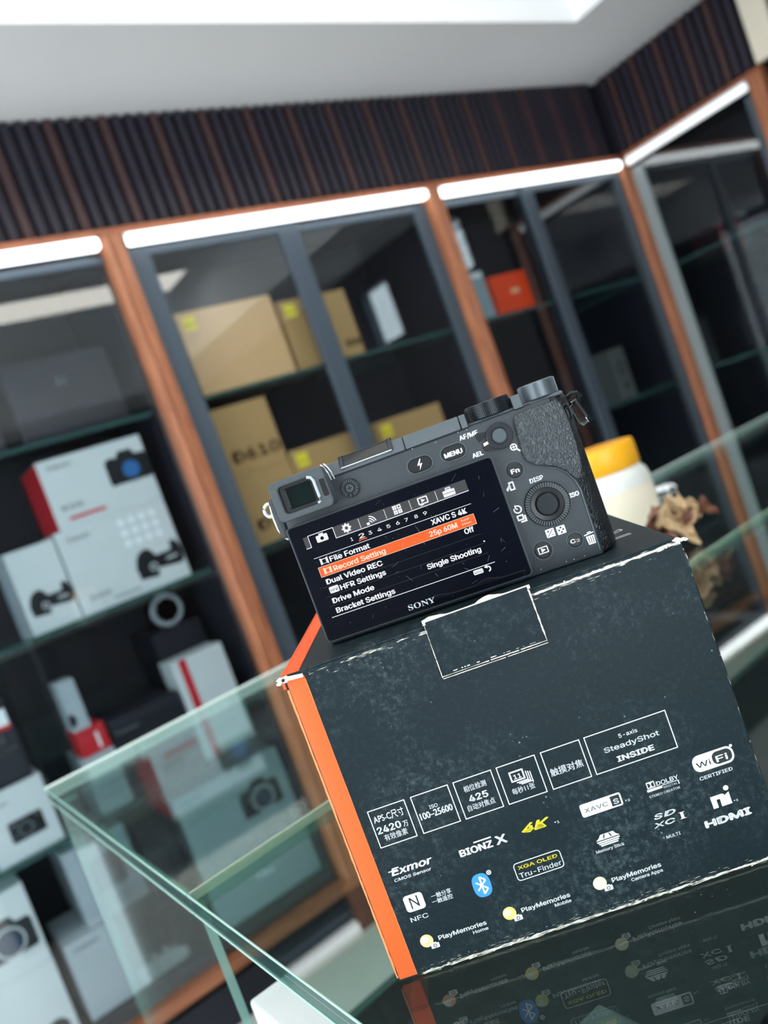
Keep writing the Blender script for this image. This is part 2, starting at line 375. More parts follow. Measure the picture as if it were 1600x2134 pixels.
class Print(G):
    """flat print lying in the x-z plane, facing -y; units given in mm"""
    def __init__(s, y=0.0): super().__init__(); s.y = y
    def text(s, t, x0, x1, z, cap, bold=0.0, shear=0.0, capref=0.685, mi=0, full=False, rise=0.0):
        vs, fs = glyphs(t, bold, shear)
        xs = [p[0] for p in vs]; a, b = min(xs), max(xs)
        k = (x1-x0)/(b-a)
        if full:
            zs = [p[1] for p in vs]; lo, hi = min(zs), max(zs); kz = cap/(hi-lo)
            vv = [(x0+(p[0]-a)*k, z+(p[1]-lo)*kz) for p in vs]
        else:
            vv = [(x0+(p[0]-a)*k, z+p[1]*cap/capref) for p in vs]
        if rise: vv = [(p, q+rise*(p-x0)/(x1-x0)) for p, q in vv]
        if bold:   # heavier strokes by striking the glyphs several times
            e = bold*cap*1.1; x_in = e
            vv = [(x0+x_in+(p-x0)*(x1-x0-2*x_in)/(x1-x0), q) for p, q in vv]
            for ex, ez in ((-e, 0), (e, 0), (0, e*0.6), (0, -e*0.6)): s.add([((p+ex)/1000, s.y, (q+ez)/1000) for p, q in vv], fs, mi)
            return s
        return s.add([(p/1000, s.y, q/1000) for p, q in vv], fs, mi)
    def poly(s, pts, mi=0): return s.add([(p/1000, s.y, q/1000) for p, q in pts], [list(range(len(pts)))], mi)
    def rect(s, x0, x1, z0, z1, mi=0): return s.poly([(x0,z0),(x1,z0),(x1,z1),(x0,z1)], mi)
    def line(s, a, b, w, mi=0):
        dx, dz = b[0]-a[0], b[1]-a[1]; L = math.hypot(dx, dz); nx, nz = -dz/L*w/2, dx/L*w/2
        return s.poly([(a[0]-nx,a[1]-nz),(b[0]-nx,b[1]-nz),(b[0]+nx,b[1]+nz),(a[0]+nx,a[1]+nz)], mi)
    def outline(s, out, inn, mi=0):
        n = len(out); v = [(p/1000, s.y, q/1000) for p, q in out+inn]
        return s.add(v, [(i, (i+1) % n, n+(i+1) % n, n+i) for i in range(n)], mi)
    def frame(s, x0, x1, z0, z1, w, r=0.01, mi=0):
        return s.outline(rrect(x0, x1, z0, z1, r), rrect(x0+w, x1-w, z0+w, z1-w, max(r-w, 0.005)), mi)
    def disc(s, x, z, r, n=28, mi=0, sx=1): return s.poly(circ(x, z, r, n, sx), mi)
    def annulus(s, x, z, r, r2, n=28, mi=0): return s.outline(circ(x, z, r, n), circ(x, z, r2, n), mi)
    def arc(s, x, z, r, w, a0, a1, n=14, mi=0):
        pts = [(x+(r+w/2)*math.cos(a0+(a1-a0)*i/n), z+(r+w/2)*math.sin(a0+(a1-a0)*i/n)) for i in range(n+1)]
        pt2 = [(x+(r-w/2)*math.cos(a0+(a1-a0)*i/n), z+(r-w/2)*math.sin(a0+(a1-a0)*i/n)) for i in range(n+1)]
        for i in range(n): s.poly([pts[i], pts[i+1], pt2[i+1], pt2[i]], mi)
        return s
    def done(s, name, mats, parent):
        me = bpy.data.meshes.new(name); me.from_pydata(s.v, [], s.f)
        for m in (mats if isinstance(mats, (list, tuple)) else [mats]): me.materials.append(MATS[m])
        me.polygons.foreach_set('material_index', s.m)
        bm = bmesh.new(); bm.from_mesh(me)
        bm.normal_update()
        fl = [f for f in bm.faces if f.normal.y > 0]
        if fl: bmesh.ops.reverse_faces(bm, faces=fl)
        bm.to_mesh(me); bm.free(); me.update()
        return link(name, me, parent)

# ------------------------------------------------------------------ the setting
ZC = 2.197
struct(G().box(-2.7, 3.4, -2.7, 2.5, -0.05, 0.0).build('floor', 'floor_tile', smooth=False))
g = G()
g.box(-2.7, 3.4, 1.637, 2.5, ZC, 2.62).box(2.35, 3.4, -2.7, 1.637, ZC, 2.62)
g.box(-2.7, -1.7, -2.7, 1.637, ZC, 2.62).box(-1.7, 2.35, -2.7, -1.9, ZC, 2.62).box(-1.7, 2.35, -1.9, 1.637, 2.56, 2.62)
struct(g.build('ceiling', 'ceiling_paint', smooth=False))
g = G().box(-2.7, 3.4, 2.43, 2.5, 0, ZC-0.002, 0).box(-2.6, 2.868, 2.022, 2.428, 1.912, ZC-0.002, 1)
wall_back = struct(g.build('wall_back', ['wall_paint', 'bulkhead_dark'], smooth=False))
g = G().box(3.30, 3.4, 1.332, 2.428, 0, ZC-0.002, 0).box(2.872, 3.298, 1.412, 2.428, 1.912, ZC-0.002, 1)
g.box(2.87, 3.4, 1.09, 1.33, 0, ZC-0.002, 0).box(2.87, 2.97, 0.83, 1.09, 0, 1.83, 0).box(2.87, 2.97, 0.83, 1.09, 2.12, ZC-0.002, 0)
g.box(2.87, 2.97, 0.41, 0.83, 0, ZC-0.002, 0).box(2.87, 2.97, 0.10, 0.41, 0, 1.72, 0).box(2.87, 2.97, 0.10, 0.41, 2.07, ZC-0.002, 0).box(2.87, 2.97, -2.6, 0.10, 0, ZC-0.002, 0)
wall_right = struct(g.build('wall_right', ['wall_dark', 'bulkhead_dark'], smooth=False))
struct(G().box(-2.7, -2.6, -2.6, -1.05, 0, ZC-0.002).box(-2.7, -2.6, 1.3, 2.428, 0, ZC-0.002).box(-2.7, -2.6, -1.05, 1.3, 2.12, ZC-0.002).build('wall_left', 'wall_dark', smooth=False))
g = G().box(-2.7, -1.8, -2.7, -2.6, 0, ZC-0.002).box(0.2, 2.868, -2.7, -2.6, 0, ZC-0.002).box(-1.8, 0.2, -2.7, -2.6, 2.15, ZC-0.002)
struct(g.build('wall_front', 'wall_dark', smooth=False))
# added light panels, unseen in the ceiling recess, to brighten the soffit
for py, hw, lab in ((-0.6, 0.17, 'long added cream light panel in the ceiling recess, mirrored in the cabinet doors'), (1.05, 0.15, 'long added cream fill panel, unseen in the ceiling recess nearest the slatted wall')):
    t = thing('added_light_panel', lab, 'light', (0.3, py, 2.545), 0, 'added recess light panels')
    g = G()
    for q in ((-1.9, 1.9, -hw-0.02, -hw), (-1.9, 1.9, hw, hw+0.02), (-1.9, -1.88, -hw, hw), (1.88, 1.9, -hw, hw)): g.box(*q, 0, 0.014)
    g.build('panel_frame', 'strip_mount', t, smooth=False)
    G().box(-1.879, 1.879, -hw+0.001, hw-0.001, 0.003, 0.008).build('diffuser', 'panel_glow', t)
# two small daylight windows high in the right-hand wall
for i, (a, b, z0, z1) in enumerate(((0.83, 1.09, 1.83, 2.12), (0.10, 0.41, 1.72, 2.07))):
    w = struct(G().ring(rrect(a+0.002, b-0.002, z0+0.002, z1-0.002, 0.004), rrect(a+0.022, b-0.022, z0+0.022, z1-0.022, 0.002), 0, 0.05)
         .build('window_%d' % (i+1), 'aluminium_stile', loc=(2.94, 0, 0), rotz=PI/2, smooth=False))
    G().box(a+0.023, b-0.023, 0.02, 0.026, z0+0.023, z1-0.023).build('window_pane', 'door_glass', w, smooth=False)
# slatted cladding over the cabinets, every slat its own piece
def slat_mesh(ax, m):
    w_, d_, r_ = 0.0225, 0.020, 0.006
    pr = [(-w_/2, d_), (-w_/2, r_)] + [(-w_/2+r_-r_*math.cos(t), r_-r_*math.sin(t)) for t in (0.5, 1.05)] + [(-w_/2+r_, 0), (w_/2-r_, 0)] + [(w_/2-r_+r_*math.sin(t), r_-r_*math.cos(t)) for t in (0.5, 1.05)] + [(w_/2, r_), (w_/2, d_)]
    if ax == 'x': pr = [(b, a) for a, b in pr][::-1]
    return G().prism(pr, 0, ZC-0.004-1.9125, 'z').mesh('slat', m)
sd, sr = slat_mesh('y', 'slat_dark'), slat_mesh('y', 'slat_red')
x = -0.42; k = 0
while x < 2.835:
    link('slat', sr if k % 4 == 2 else sd, wall_back, (x, 2.001, 1.9125)); x += 0.035; k += 1
sd, sr = slat_mesh('x', 'slat_dark'), slat_mesh('x', 'slat_red')
y = 1.973; k = 0
while y > 1.42:
    link('slat', sr if k % 3 == 1 else sd, wall_right, (2.8515, y, 1.9125)); y -= 0.035; k += 1
struct(G().box(2.835, 2.868, 1.33, 1.408, 1.907, ZC-0.003).build('trim_1', 'cream_paint', bevel=0.004))

# ------------------------------------------------------------------ display cabinets along the back wall
SH = (1.452, 1.028, 0.583)
BASE = 0.18
def post_profile(x0, x1, yf, yb):
    a = x1-x0
    return [(x0, yf+0.004), (x0+a*0.30, yf), (x0+a*0.36, yf+0.006), (x0+a*0.48, yf+0.006), (x0+a*0.54, yf), (x1, yf+0.002), (x1, yb), (x0, yb)]
def cabinet(label, x0, x1, pl, pr, stiles, doors):
    t = thing('display_cabinet', label, 'cabinet', ((x0+x1)/2, 2.2, 0), 0, 'glass fronted display cabinets')
    L = lambda gg: (setattr(gg, 'v', [(a-(x0+x1)/2, b-2.2, c) for a, b, c in gg.v]), gg)[1]
    if pl: L(G().prism(post_profile(pl[0], pl[1], 1.975, 2.03), 0.15, 1.884, 'z')).build('post', 'post_wood', t, bevel=0.0015)
    if pr: L(G().prism(post_profile(pr[0], pr[1], 1.975, 2.03), 0.15, 1.884, 'z')).build('post', 'post_wood', t, bevel=0.0015)
    L(G().box(x0, x1, 1.985, 2.03, 1.886, 1.904)).build('top_rail', 'rail_wood', t, bevel=0.002)
    L(G().box(x0, x1, 1.978, 2.03, 0.122, 0.148)).build('bottom_rail', 'rail_wood', t, bevel=0.003)
    L(G().box(x0, x1, 2.0, 2.42, 0.0, 0.0995)).build('plinth', 'cabinet_black', t)
    L(G().box(x0, x1, 2.031, 2.42, 0.10, BASE)).build('floor_board', 'cabinet_black', t)
    L(G().box(x0, x1, 2.402, 2.42, BASE+0.001, 1.90)).build('back_panel', 'cabinet_black', t)
    L(G().box(x0, x0+0.012, 2.032, 2.401, BASE+0.001, 1.90)).build('side_panel', 'cabinet_black', t)
    L(G().box(x1-0.012, x1, 2.032, 2.401, BASE+0.001, 1.90)).build('side_panel', 'cabinet_black', t)
    L(G().box(x0+0.013, x1-0.013, 2.032, 2.401, 1.885, 1.90)).build('top_panel', 'cabinet_black', t)
    for z in SH:
        gg = G().prism([(x0+0.013, 2.045), (x1-0.013, 2.045), (x1-0.013, 2.40), (x0+0.013, 2.40)], z-0.012, z, 'z', 0, 1)
        L(gg).build('shelf', ['shelf_glass', 'shelf_edge'], t, smooth=False)
    for a, b, yy, sl, sr_ in doors:
        pane = L(G().box(a, b, yy, yy+0.005, 0.15, 1.848)).build('door', 'door_glass', t, smooth=False)
        for q0, q1 in ([(a, a+sl)] if sl else []) + ([(b-sr_, b)] if sr_ else []):
            L(G().box(q0, q1, yy-0.006, yy+0.011, 0.152, 1.846)).build('door_stile', 'aluminium_stile', pane, bevel=0.002)
        L(G().box(a+sl, b-sr_, yy-0.004, yy+0.009, 1.825, 1.846)).build('door_rail', 'aluminium_stile', pane, bevel=0.002)
    return t
cabinet('dark cabinet behind the glass counter holding white camera cartons, left of the first wooden post', -0.42, 0.783, (-0.42, -0.37), None, 0, [(-0.365, 0.30, 2.0, 0, 0), (0.228, 0.782, 2.012, 0.0, 0.0)])
cabinet('cabinet of gold cartons between the two brown wooden posts', 0.784, 1.846, (0.784, 0.835), None, 0, [(0.838, 1.348, 2.0, 0.058, 0.064), (1.283, 1.845, 2.014, 0.0, 0.05)])
cabinet('dark cabinet with an orange carton, between second wooden post and room corner', 1.847, 2.834, (1.847, 1.897), (2.814, 2.833), 0, [(1.9, 2.325, 2.014, 0.0, 0.03), (2.275, 2.812, 2.0, 0.05, 0.03)])
# cabinet on the right-hand wall
t = thing('display_cabinet', 'glass cabinet on the right-hand wall with bluish reflections, past the room corner', 'cabinet', (3.07, 1.7, 0), 0, 'glass fronted display cabinets')
Lr = lambda gg: (setattr(gg, 'v', [(a-3.07, b-1.7, c) for a, b, c in gg.v]), gg)[1]
Lr(G().box(2.835, 2.89, 1.405, 1.455, 0.15, 1.884)).build('post', 'post_wood', t, bevel=0.003)
Lr(G().box(2.836, 2.89, 1.975, 2.0, 0.15, 1.884)).build('post', 'post_wood', t, bevel=0.003)
Lr(G().box(2.845, 2.89, 1.405, 1.984, 1.886, 1.904)).build('top_rail', 'rail_wood', t, bevel=0.002)
Lr(G().box(2.845, 2.89, 1.405, 1.984, 0.10, 0.148)).build('bottom_rail', 'rail_wood', t, bevel=0.002)
Lr(G().box(2.87, 3.29, 1.405, 2.42, 0.0, 0.098)).build('plinth', 'cabinet_black', t)
Lr(G().box(2.891, 3.29, 1.405, 2.42, 0.10, BASE)).build('floor_board', 'cabinet_black', t)
Lr(G().box(3.275, 3.29, 1.405, 2.42, BASE+0.001, 1.90)).build('back_panel', 'cabinet_black', t)
Lr(G().box(2.9, 3.274, 1.405, 1.417, BASE+0.001, 1.90)).build('side_panel', 'cabinet_black', t)
for z in (1.452, 1.035, 0.583):
    Lr(G().prism([(2.905, 1.42), (3.27, 1.42), (3.27, 2.40), (2.905, 2.40)], z-0.012, z, 'z', 0, 1)).build('shelf', ['shelf_glass', 'shelf_edge'], t, smooth=False)
pane = Lr(G().box(2.862, 2.867, 1.457, 1.973, 0.15, 1.84)).build('door', 'door_glass', t, smooth=False)
Lr(G().box(2.856, 2.873, 1.925, 1.972, 0.152, 1.838)).build('door_stile', 'aluminium_light', pane, bevel=0.002)
Lr(G().box(2.856, 2.873, 1.458, 1.49, 0.152, 1.838)).build('door_stile', 'aluminium_stile', pane, bevel=0.002)
# strip lights under the top rail
def strip(label, a, b, z0, z1, glow, wall='back'):
    if wall == 'back':
        t = thing('strip_light', label, 'light', ((a+b)/2, 1.985, z0), 0, 'LED strip lights over the cabinet doors'); h = (b-a)/2
        G().box(-h, h, 0.0, 0.012, z1-z0-0.006, z1-z0).build('mount', 'strip_mount', t)
        G().box(-h+0.002, h-0.002, -0.018, 0.011, 0, z1-z0-0.007).build('diffuser', glow, t, bevel=0.005)
    else:
        t = thing('strip_light', label, 'light', (2.85, (a+b)/2, z0), 0, 'LED strip lights over the cabinet doors'); h = (b-a)/2
        G().box(-0.012, 0.004, -h, h, z1-z0-0.006, z1-z0).build('mount', 'strip_mount', t)
        G().box(-0.018, 0.003, -h+0.002, h-0.002, 0, z1-z0-0.007).build('diffuser', glow, t, bevel=0.005)
strip('white LED strip over the cabinet of white cartons, left of first post', -0.36, 0.774, 1.852, 1.885, 'strip_glow')
strip('long white LED strip over the gold cartons between the posts', 0.845, 1.838, 1.852, 1.885, 'strip_glow')
strip('white LED strip over the orange carton, ending at the room corner', 1.905, 2.81, 1.850, 1.885, 'strip_glow')
strip('duller LED strip sloping along the right-hand wall', 1.46, 1.968, 1.852, 1.885, 'strip_glow_soft', 'right')

# ------------------------------------------------------------------ cartons in the cabinets
def carton(name, label, x0, x1, z0, z1, y0, dep, front, side=None, group=None, rot=0):
    t = thing(name, label, 'box', ((x0+x1)/2, y0, z0), rot, group); h = (x1-x0)/2; H = z1-z0
    g = G().box(-h, h, 0, dep, 0, H)
    if side:
        # left side in another colour
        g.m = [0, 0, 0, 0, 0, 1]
    g.build('carton_body', [front] + ([side] if side else []), t, bevel=0.0015, seg=1)
    t['_h'] = h; return t
def dslr(t, cx, cz, w, y=-0.0008, flip=1, mats=('photo_black', 'photo_lens', 'photo_silver')):
    """flat picture of a camera printed on a carton, centre cx, cz (mm), width w"""
    q = w/100.0
    body = [(-50,-32),(46,-32),(50,-26),(50,22),(44,28),(24,28),(16,42),(-14,42),(-22,28),(-34,32),(-48,28),(-52,18),(-52,-26)]
    p = Print(y).poly([(cx+flip*a*q, cz+b*q) for a, b in body]); a = p.done('camera_picture', mats[0], t)
    Print(y-0.0004).annulus(cx+flip*4*q, cz-4*q, 29*q, 24*q).done('lens_ring', mats[2], a)
    Print(y-0.0004).disc(cx+flip*4*q, cz-4*q, 20*q).disc(cx+flip*4*q-8*q, cz-2*q, 2*q).done('lens_glass', mats[1], a)
def wide_lens(t, cx, cz, w, y=-0.0008):
    """picture of a camera with a long zoom seen from the side"""
    q = w/100.0
    body = [(-50,-26),(-10,-30),(-8,-14),(46,-20),(52,-12),(54,10),(48,30),(34,34),(30,14),(-4,14),(-10,26),(-20,34),(-36,30),(-46,18),(-52,0)]
    a = Print(y).poly([(cx+x*q, cz+z*q) for x, z in body]).done('camera_picture', 'photo_black', t)
    Print(y-0.0004).annulus(cx-16*q, cz-8*q, 9*q, 5*q).done('lens_ring', 'photo_silver', a)
    Print(y-0.0004).rect(cx+16*q, cx+40*q, cz-4*q, cz+2*q).done('highlight', 'photo_silver', a)
GW = 'white cartons in the left cabinet'
t = carton('camera_carton', 'black carton lettered R on the upper left shelf', 0.46, 0.72, 1.452, 1.645, 2.06, 0.2, 'box_black', None, GW)
Print(-0.0008).text('R', -12, 14, 118, 30).done('lettering', 'print_greytext', t)
t = carton('camera_carton', 'plain black carton beside the carton lettered R', 0.12, 0.42, 1.452, 1.62, 2.07, 0.2, 'box_black', None, GW)
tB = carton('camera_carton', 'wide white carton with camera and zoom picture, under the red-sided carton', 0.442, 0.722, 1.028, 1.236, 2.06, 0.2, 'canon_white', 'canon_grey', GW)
Print(-0.0008).text('Canon', -115, -62, 178, 13, 0.01).done('lettering', 'photo_black', tB)
Print(-0.0008).text('EOS', -112, -62, 30, 13, 0.01).done('lettering', 'photo_black', tB)
g = Print(-0.0008)
for i in range(4):
    for j in range(3): g.disc(18+i*27, 128+j*27, 9)
g.done('feature_icons', 'print_white', tB)
wide_lens(tB, 75, 62, 118)
Print(-0.0008).rect(-60, 8, 14, 18).done('small_print', 'print_grey', tB)
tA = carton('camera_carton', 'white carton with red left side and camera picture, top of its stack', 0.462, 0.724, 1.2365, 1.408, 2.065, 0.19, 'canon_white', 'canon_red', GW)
Print(-0.0008).text('Canon', -108, -52, 146, 13, 0.01).done('lettering', 'photo_black', tA)
Print(-0.0008).text('EOS', -108, -58, 44, 15, 0.01).done('lettering', 'photo_black', tA)
Print(-0.0008).rect(-100, -10, 18, 26).done('red_band', 'canon_red', tA)
dslr(tA, 78, 98, 108, mats=('photo_black', 'photo_blue', 'photo_black'))
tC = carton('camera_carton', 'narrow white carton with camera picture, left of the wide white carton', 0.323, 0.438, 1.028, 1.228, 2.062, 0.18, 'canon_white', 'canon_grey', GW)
wide_lens(tC, 6, 66, 96)
# zoom lens on a tall black carton
carton('tall_carton', 'tall black carton behind the red-striped carton with a lens on top', 0.60, 0.735, 0.583, 0.914, 2.17, 0.2, 'box_black')
t = thing('camera_lens', 'black zoom lens with pale front ring lying on a tall black carton', 'lens', (0.668, 2.19, 0.914))
G().lathe([(0.040, 0.0), (0.044, 0.004), (0.044, 0.05), (0.036, 0.055), (0.036, 0.09), (0.03, 0.1)], (0, 0, 0.0441), 'y', 32).build('barrel', 'camera_black', t)
G().lathe([(0.042, -0.004), (0.0435, -0.003), (0.0435, 0.003), (0.032, 0.003), (0.032, -0.004)], (0, 0, 0.0441), 'y', 32).build('front_ring', 'photo_silver', t)
G().cyl((0, -0.001, 0.0441), 0.031, 0.002, 'y').build('front_glass', 'eye_glass', t)
t = carton('camera_carton', 'white carton with one red vertical stripe above the counter glass edge', 0.588, 0.728, 0.583, 0.84, 2.06, 0.1, 'canon_white', 'canon_white', GW)
Print(-0.0008).rect(-52, -32, 0.5, 256).done('red_stripe', 'canon_red', t)
t = carton('camera_carton', 'black carton with small white name beside the red carton', 0.40, 0.578, 0.583, 0.775, 2.06, 0.2, 'box_black', None, GW)
Print(-0.0008).text('Canon', -80, -24, 155, 13).done('lettering', 'print_grey', t)
t = carton('camera_carton', 'grey-white carton under the small red carton', 0.318, 0.395, 0.583, 0.7215, 2.06, 0.18, 'canon_grey', None, GW)
t = carton('battery_carton', 'small red carton just above the counter corner', 0.325, 0.392, 0.722, 0.7865, 2.06, 0.1, 'canon_red', None, GW)
Print(-0.0008).rect(8, 14, 10, 48).done('label_print', 'print_white', t)
t = carton('narrow_carton', 'narrow pale grey carton standing on the small red carton', 0.325, 0.366, 0.787, 0.908, 2.06, 0.08, 'canon_grey', None, GW)
Print(-0.0008).poly([(-20.3, 12), (-8, 14), (-4, 30), (-10, 42), (-20.3, 44)]).done('picture', 'photo_black', t)
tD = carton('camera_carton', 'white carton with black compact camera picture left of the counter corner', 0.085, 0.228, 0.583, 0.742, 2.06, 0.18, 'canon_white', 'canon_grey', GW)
Print(-0.0008).text('Canon', -52, -10, 126, 11).done('lettering', 'photo_black', tD)
a = Print(-0.0008).poly(rrect(-28, 46, 38, 86, 5)).done('camera_picture', 'photo_black', tD)
Print(-0.0012).annulus(6, 60, 17, 13).disc(34, 78, 3).disc(-20, 50, 3).rect(-24, -8, 74, 79).done('lens_ring', 'print_greytext', a)
t = carton('camera_carton', 'black carton with white and red corner label at the left frame edge', 0.07, 0.215, 0.7425, 0.925, 2.06, 0.18, 'box_black', None, GW)
Print(-0.0008).rect(20, 66, 128, 165).done('label_print', 'print_white', t)
Print(-0.0012).poly([(20, 122), (66, 118), (68, 128), (20, 129)]).done('red_band', 'canon_red', t)
Print(-0.0008).text('S', 30, 46, 92, 22, 0.02).text('250D', 28, 62, 70, 11, 0.01).done('lettering', 'print_white', t)
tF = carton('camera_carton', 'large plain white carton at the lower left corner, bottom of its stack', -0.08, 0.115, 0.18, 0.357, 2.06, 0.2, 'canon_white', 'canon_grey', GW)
Print(-0.0008).disc(58, 30, 24).done('lens_picture', 'photo_black', tF)
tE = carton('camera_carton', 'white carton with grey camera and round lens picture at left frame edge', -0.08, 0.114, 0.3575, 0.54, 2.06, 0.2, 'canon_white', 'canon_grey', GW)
dslr(tE, 30, 82, 116)
tG = carton('camera_carton', 'silver-grey carton with small dark name seen through the counter side pane', 0.14, 0.256, 0.18, 0.362, 2.06, 0.2, 'canon_grey', None, GW)
Print(-0.0008).text('Canon', -40, 14, 158, 12).done('lettering', 'photo_black', tG)
carton('camera_carton', 'black carton in shade behind the white clip tray', 0.262, 0.36, 0.18, 0.362, 2.17, 0.2, 'box_black', None, GW)
tH = carton('camera_carton', 'grey carton with dark square picture under the counter corner', 0.205, 0.352, 0.3625, 0.545, 2.075, 0.24, 'canon_grey', None, GW)
a = Print(-0.0008).poly(rrect(-30, 42, 58, 140, 10)).done('camera_picture', 'photo_black', tH)
Print(-0.0012).annulus(-16, 96, 22, 15).done('lens_ring', 'print_greytext', a)
carton('camera_bag', 'black padded carton between the grey cartons under the counter glass', 0.368, 0.46, 0.18, 0.52, 2.07, 0.22, 'box_black')
tK = carton('camera_carton', 'large grey-white carton with dark camera picture seen through the counter top', 0.475, 0.765, 0.18, 0.53, 2.06, 0.24, 'canon_grey', None, GW)
dslr(tK, 62, 252, 110)
Print(-0.0008).rect(-120, 120, 120, 128).rect(-120, 60, 96, 100).done('print_bands', 'print_grey', tK)
Print(-0.0008).disc(-18, 76, 7).disc(0, 74, 8).disc(18, 72, 7).done('feature_icons', 'print_white', tK)
# pale plastic trays of clips standing on the cabinet floor
def tray(label, x0, x1, y0, nubs):
    t = thing('clip_tray', label, 'tray', ((x0+x1)/2, y0, BASE), 0); h = (x1-x0)/2
    G().prism(rrect(-h, h, 0.0, 0.03, 0.011), 0, 0.035, 'y').build('tray_body', 'white_card', t, bevel=0.004)
    for q in nubs: G().lathe([(0.006, 0.0), (0.006, 0.010), (0.008, 0.012), (0.007, 0.016)], (q*h, 0.017, 0.03), 'z', 12).build('clip', 'white_card', t)
tray('white plastic clip tray at the cabinet bottom, seen through the side pane', 0.264, 0.384, 2.065, (-0.25, 0.25))
# gold cartons
GN = 'gold cartons in the middle cabinet'
def nikon(label, x0, x1, z0, z1, y0, dep, m, text=None, logo=True):
    t = carton('gold_carton', label, x0, x1, z0, z1, y0, dep, m, None, GN); w = (x1-x0)*500; H = (z1-z0)*1000
    if logo:
        a = Print(-0.0008).rect(-w+14, -w+52, H-52, H-14).done('yellow_logo', 'nikon_yellow', t)
        Print(-0.0012).text('Nikon', -w+17, -w+49, H-40, 9, 0.01, 0.15).done('lettering', 'print_dark', a)
    if text: Print(-0.0008).text(text[0], -w+text[1], -w+text[2], text[3], text[4], 0.05).done('lettering', 'gold_print', t)
    return t
nikon('large pale gold carton with yellow square logo, top left of the gold cartons', 0.935, 1.232, 1.452, 1.686, 2.075, 0.22, 'nikon_gold_pale')
nikon('gold carton with yellow square logo left of the grey door stile', 1.247, 1.348, 1.452, 1.66, 2.075, 0.2, 'nikon_gold')
nikon('slim gold carton behind the sliding door, right of the grey door stile', 1.405, 1.482, 1.452, 1.658, 2.075, 0.2, 'nikon_gold', ('D5200', 20, 74, 34, 24), False)
nikon('gold carton printed D610 on the second shelf', 0.905, 1.096, 1.2225, 1.412, 2.06, 0.2, 'nikon_gold', ('D610', 36, 184, 36, 40), False)
nikon('gold carton directly under the D610 carton', 0.91, 1.1, 1.028, 1.222, 2.06, 0.2, 'nikon_gold', ('D7', 30, 110, 40, 36), False)
nikon('gold carton with yellow logo between the D610 carton and the grey stile', 1.106, 1.34, 1.028, 1.244, 2.06, 0.2, 'nikon_gold')
nikon('gold carton with yellow logo right of the grey stile, above the camera', 1.411, 1.668, 1.028, 1.243, 2.06, 0.2, 'nikon_gold')
# right-hand bay
t = carton('orange_carton', 'bright orange carton on the upper shelf of the corner cabinet', 2.084, 2.258, 1.452, 1.592, 2.09, 0.14, 'orange_box')
Print(-0.0008).rect(-6, 34, 68, 84).done('label_print', 'print_peach', t)
t = carton('clear_carton', 'pale grey clear plastic carton left of the orange carton', 1.985, 2.072, 1.452, 1.625, 2.1, 0.12, 'clear_box')
Print(-0.0008).rect(-38, 38, 150, 166).done('label_print', 'print_white', t)
t = carton('lens_carton', 'slim dull grey carton with lens picture in the corner cabinet', 2.54, 2.622, 1.028, 1.225, 2.09, 0.1, 'grey_card')
Print(-0.0008).annulus(0, 120, 24, 16).disc(0, 50, 12).done('lens_picture', 'photo_black', t)
carton('black_carton', 'black carton on the middle shelf left in the corner cabinet', 2.0, 2.3, 1.028, 1.2, 2.1, 0.2, 'box_black')
t = thing('camera_lens', 'black lens with pale ring on the lower shelf of the corner cabinet', 'lens', (2.56, 2.12, 0.583))
G().lathe([(0.045, 0.0), (0.045, 0.03), (0.038, 0.035), (0.038, 0.1), (0.042, 0.11), (0.042, 0.13)], (0, 0, 0), 'z', 28).build('barrel', 'camera_black', t)
G().lathe([(0.0425, 0.112), (0.0435, 0.114), (0.0435, 0.122), (0.0425, 0.124)], (0, 0, 0), 'z', 28).build('front_ring', 'photo_silver', t)

# ------------------------------------------------------------------ glass counters
ZT, TH = 0.95, 0.0056
def glass_prism(poly, z0, z1, seam):
    g = G().prism(poly, z0, z1, 'z', 0, 1); g.m[seam] = 2; g.m[5] = 4
    if seam == 2: g.m[4] = 3
    return g
TU = 0.0125
def glass_wall(x0, y0, x1, y1, th, z0, z1):
    d = Vector((x1-x0, y1-y0, 0)).normalized(); n = Vector((-d.y, d.x, 0))*th
    g = G().prism([(x0, y0), (x1, y1), (x1+n.x, y1+n.y), (x0+n.x, y0+n.y)], z0, z1, 'z')
    g.m = [1, 1, 0, 1, 0, 1]; return g
CG = 'glass display counters'
yr = lambda x, c: c + 0.066*(x-0.097)
t = thing('glass_counter', 'rear glass display counter with green-edged top, behind the crumpled leaf', 'counter', (0, 0, 0), 0, CG)
GE = ['counter_glass', 'counter_edge', 'seam_edge', 'rear_edge', 'left_edge']; SE = ['side_glass', 'counter_edge']; UE = ['under_glass', 'counter_edge', 'seam_edge', 'rear_edge', 'left_edge']
glass_prism([(0.097, 0.471), (2.1, yr(2.1, 0.471)), (2.1, yr(2.1, 0.886)), (0.097, 0.886)], ZT-TH, ZT, 2).build('top_pane', GE, t, smooth=False)
glass_prism([(0.097, 0.471), (2.1, yr(2.1, 0.471)), (2.1, yr(2.1, 0.886)), (0.097, 0.886)], ZT-TU, ZT-TH-0.0002, 2).build('lower_pane', UE, t, smooth=False)
G().prism([(0.098, 0.469), (2.1, yr(2.1, 0.469)), (2.1, yr(2.1, 0.4706)), (0.098, 0.4706)], ZT-TH, ZT-0.0003, 'z').build('joint_seal', 'joint_seal', t)
glass_wall(0.101, 0.477, 0.101, 0.880, -0.005, 0.56, ZT-TU-0.0005).build('side_pane', SE, t, smooth=False)
glass_wall(0.107, 0.875, 2.09, yr(2.09, 0.875), -0.005, 0.56, ZT-TU-0.0005).build('rear_pane', SE, t, smooth=False)
G().prism([(0.10, 0.474), (2.09, yr(2.09, 0.474)), (2.09, yr(2.09, 0.882)), (0.10, 0.882)], 0.0, 0.559, 'z').build('base', 'laminate_dark', t)
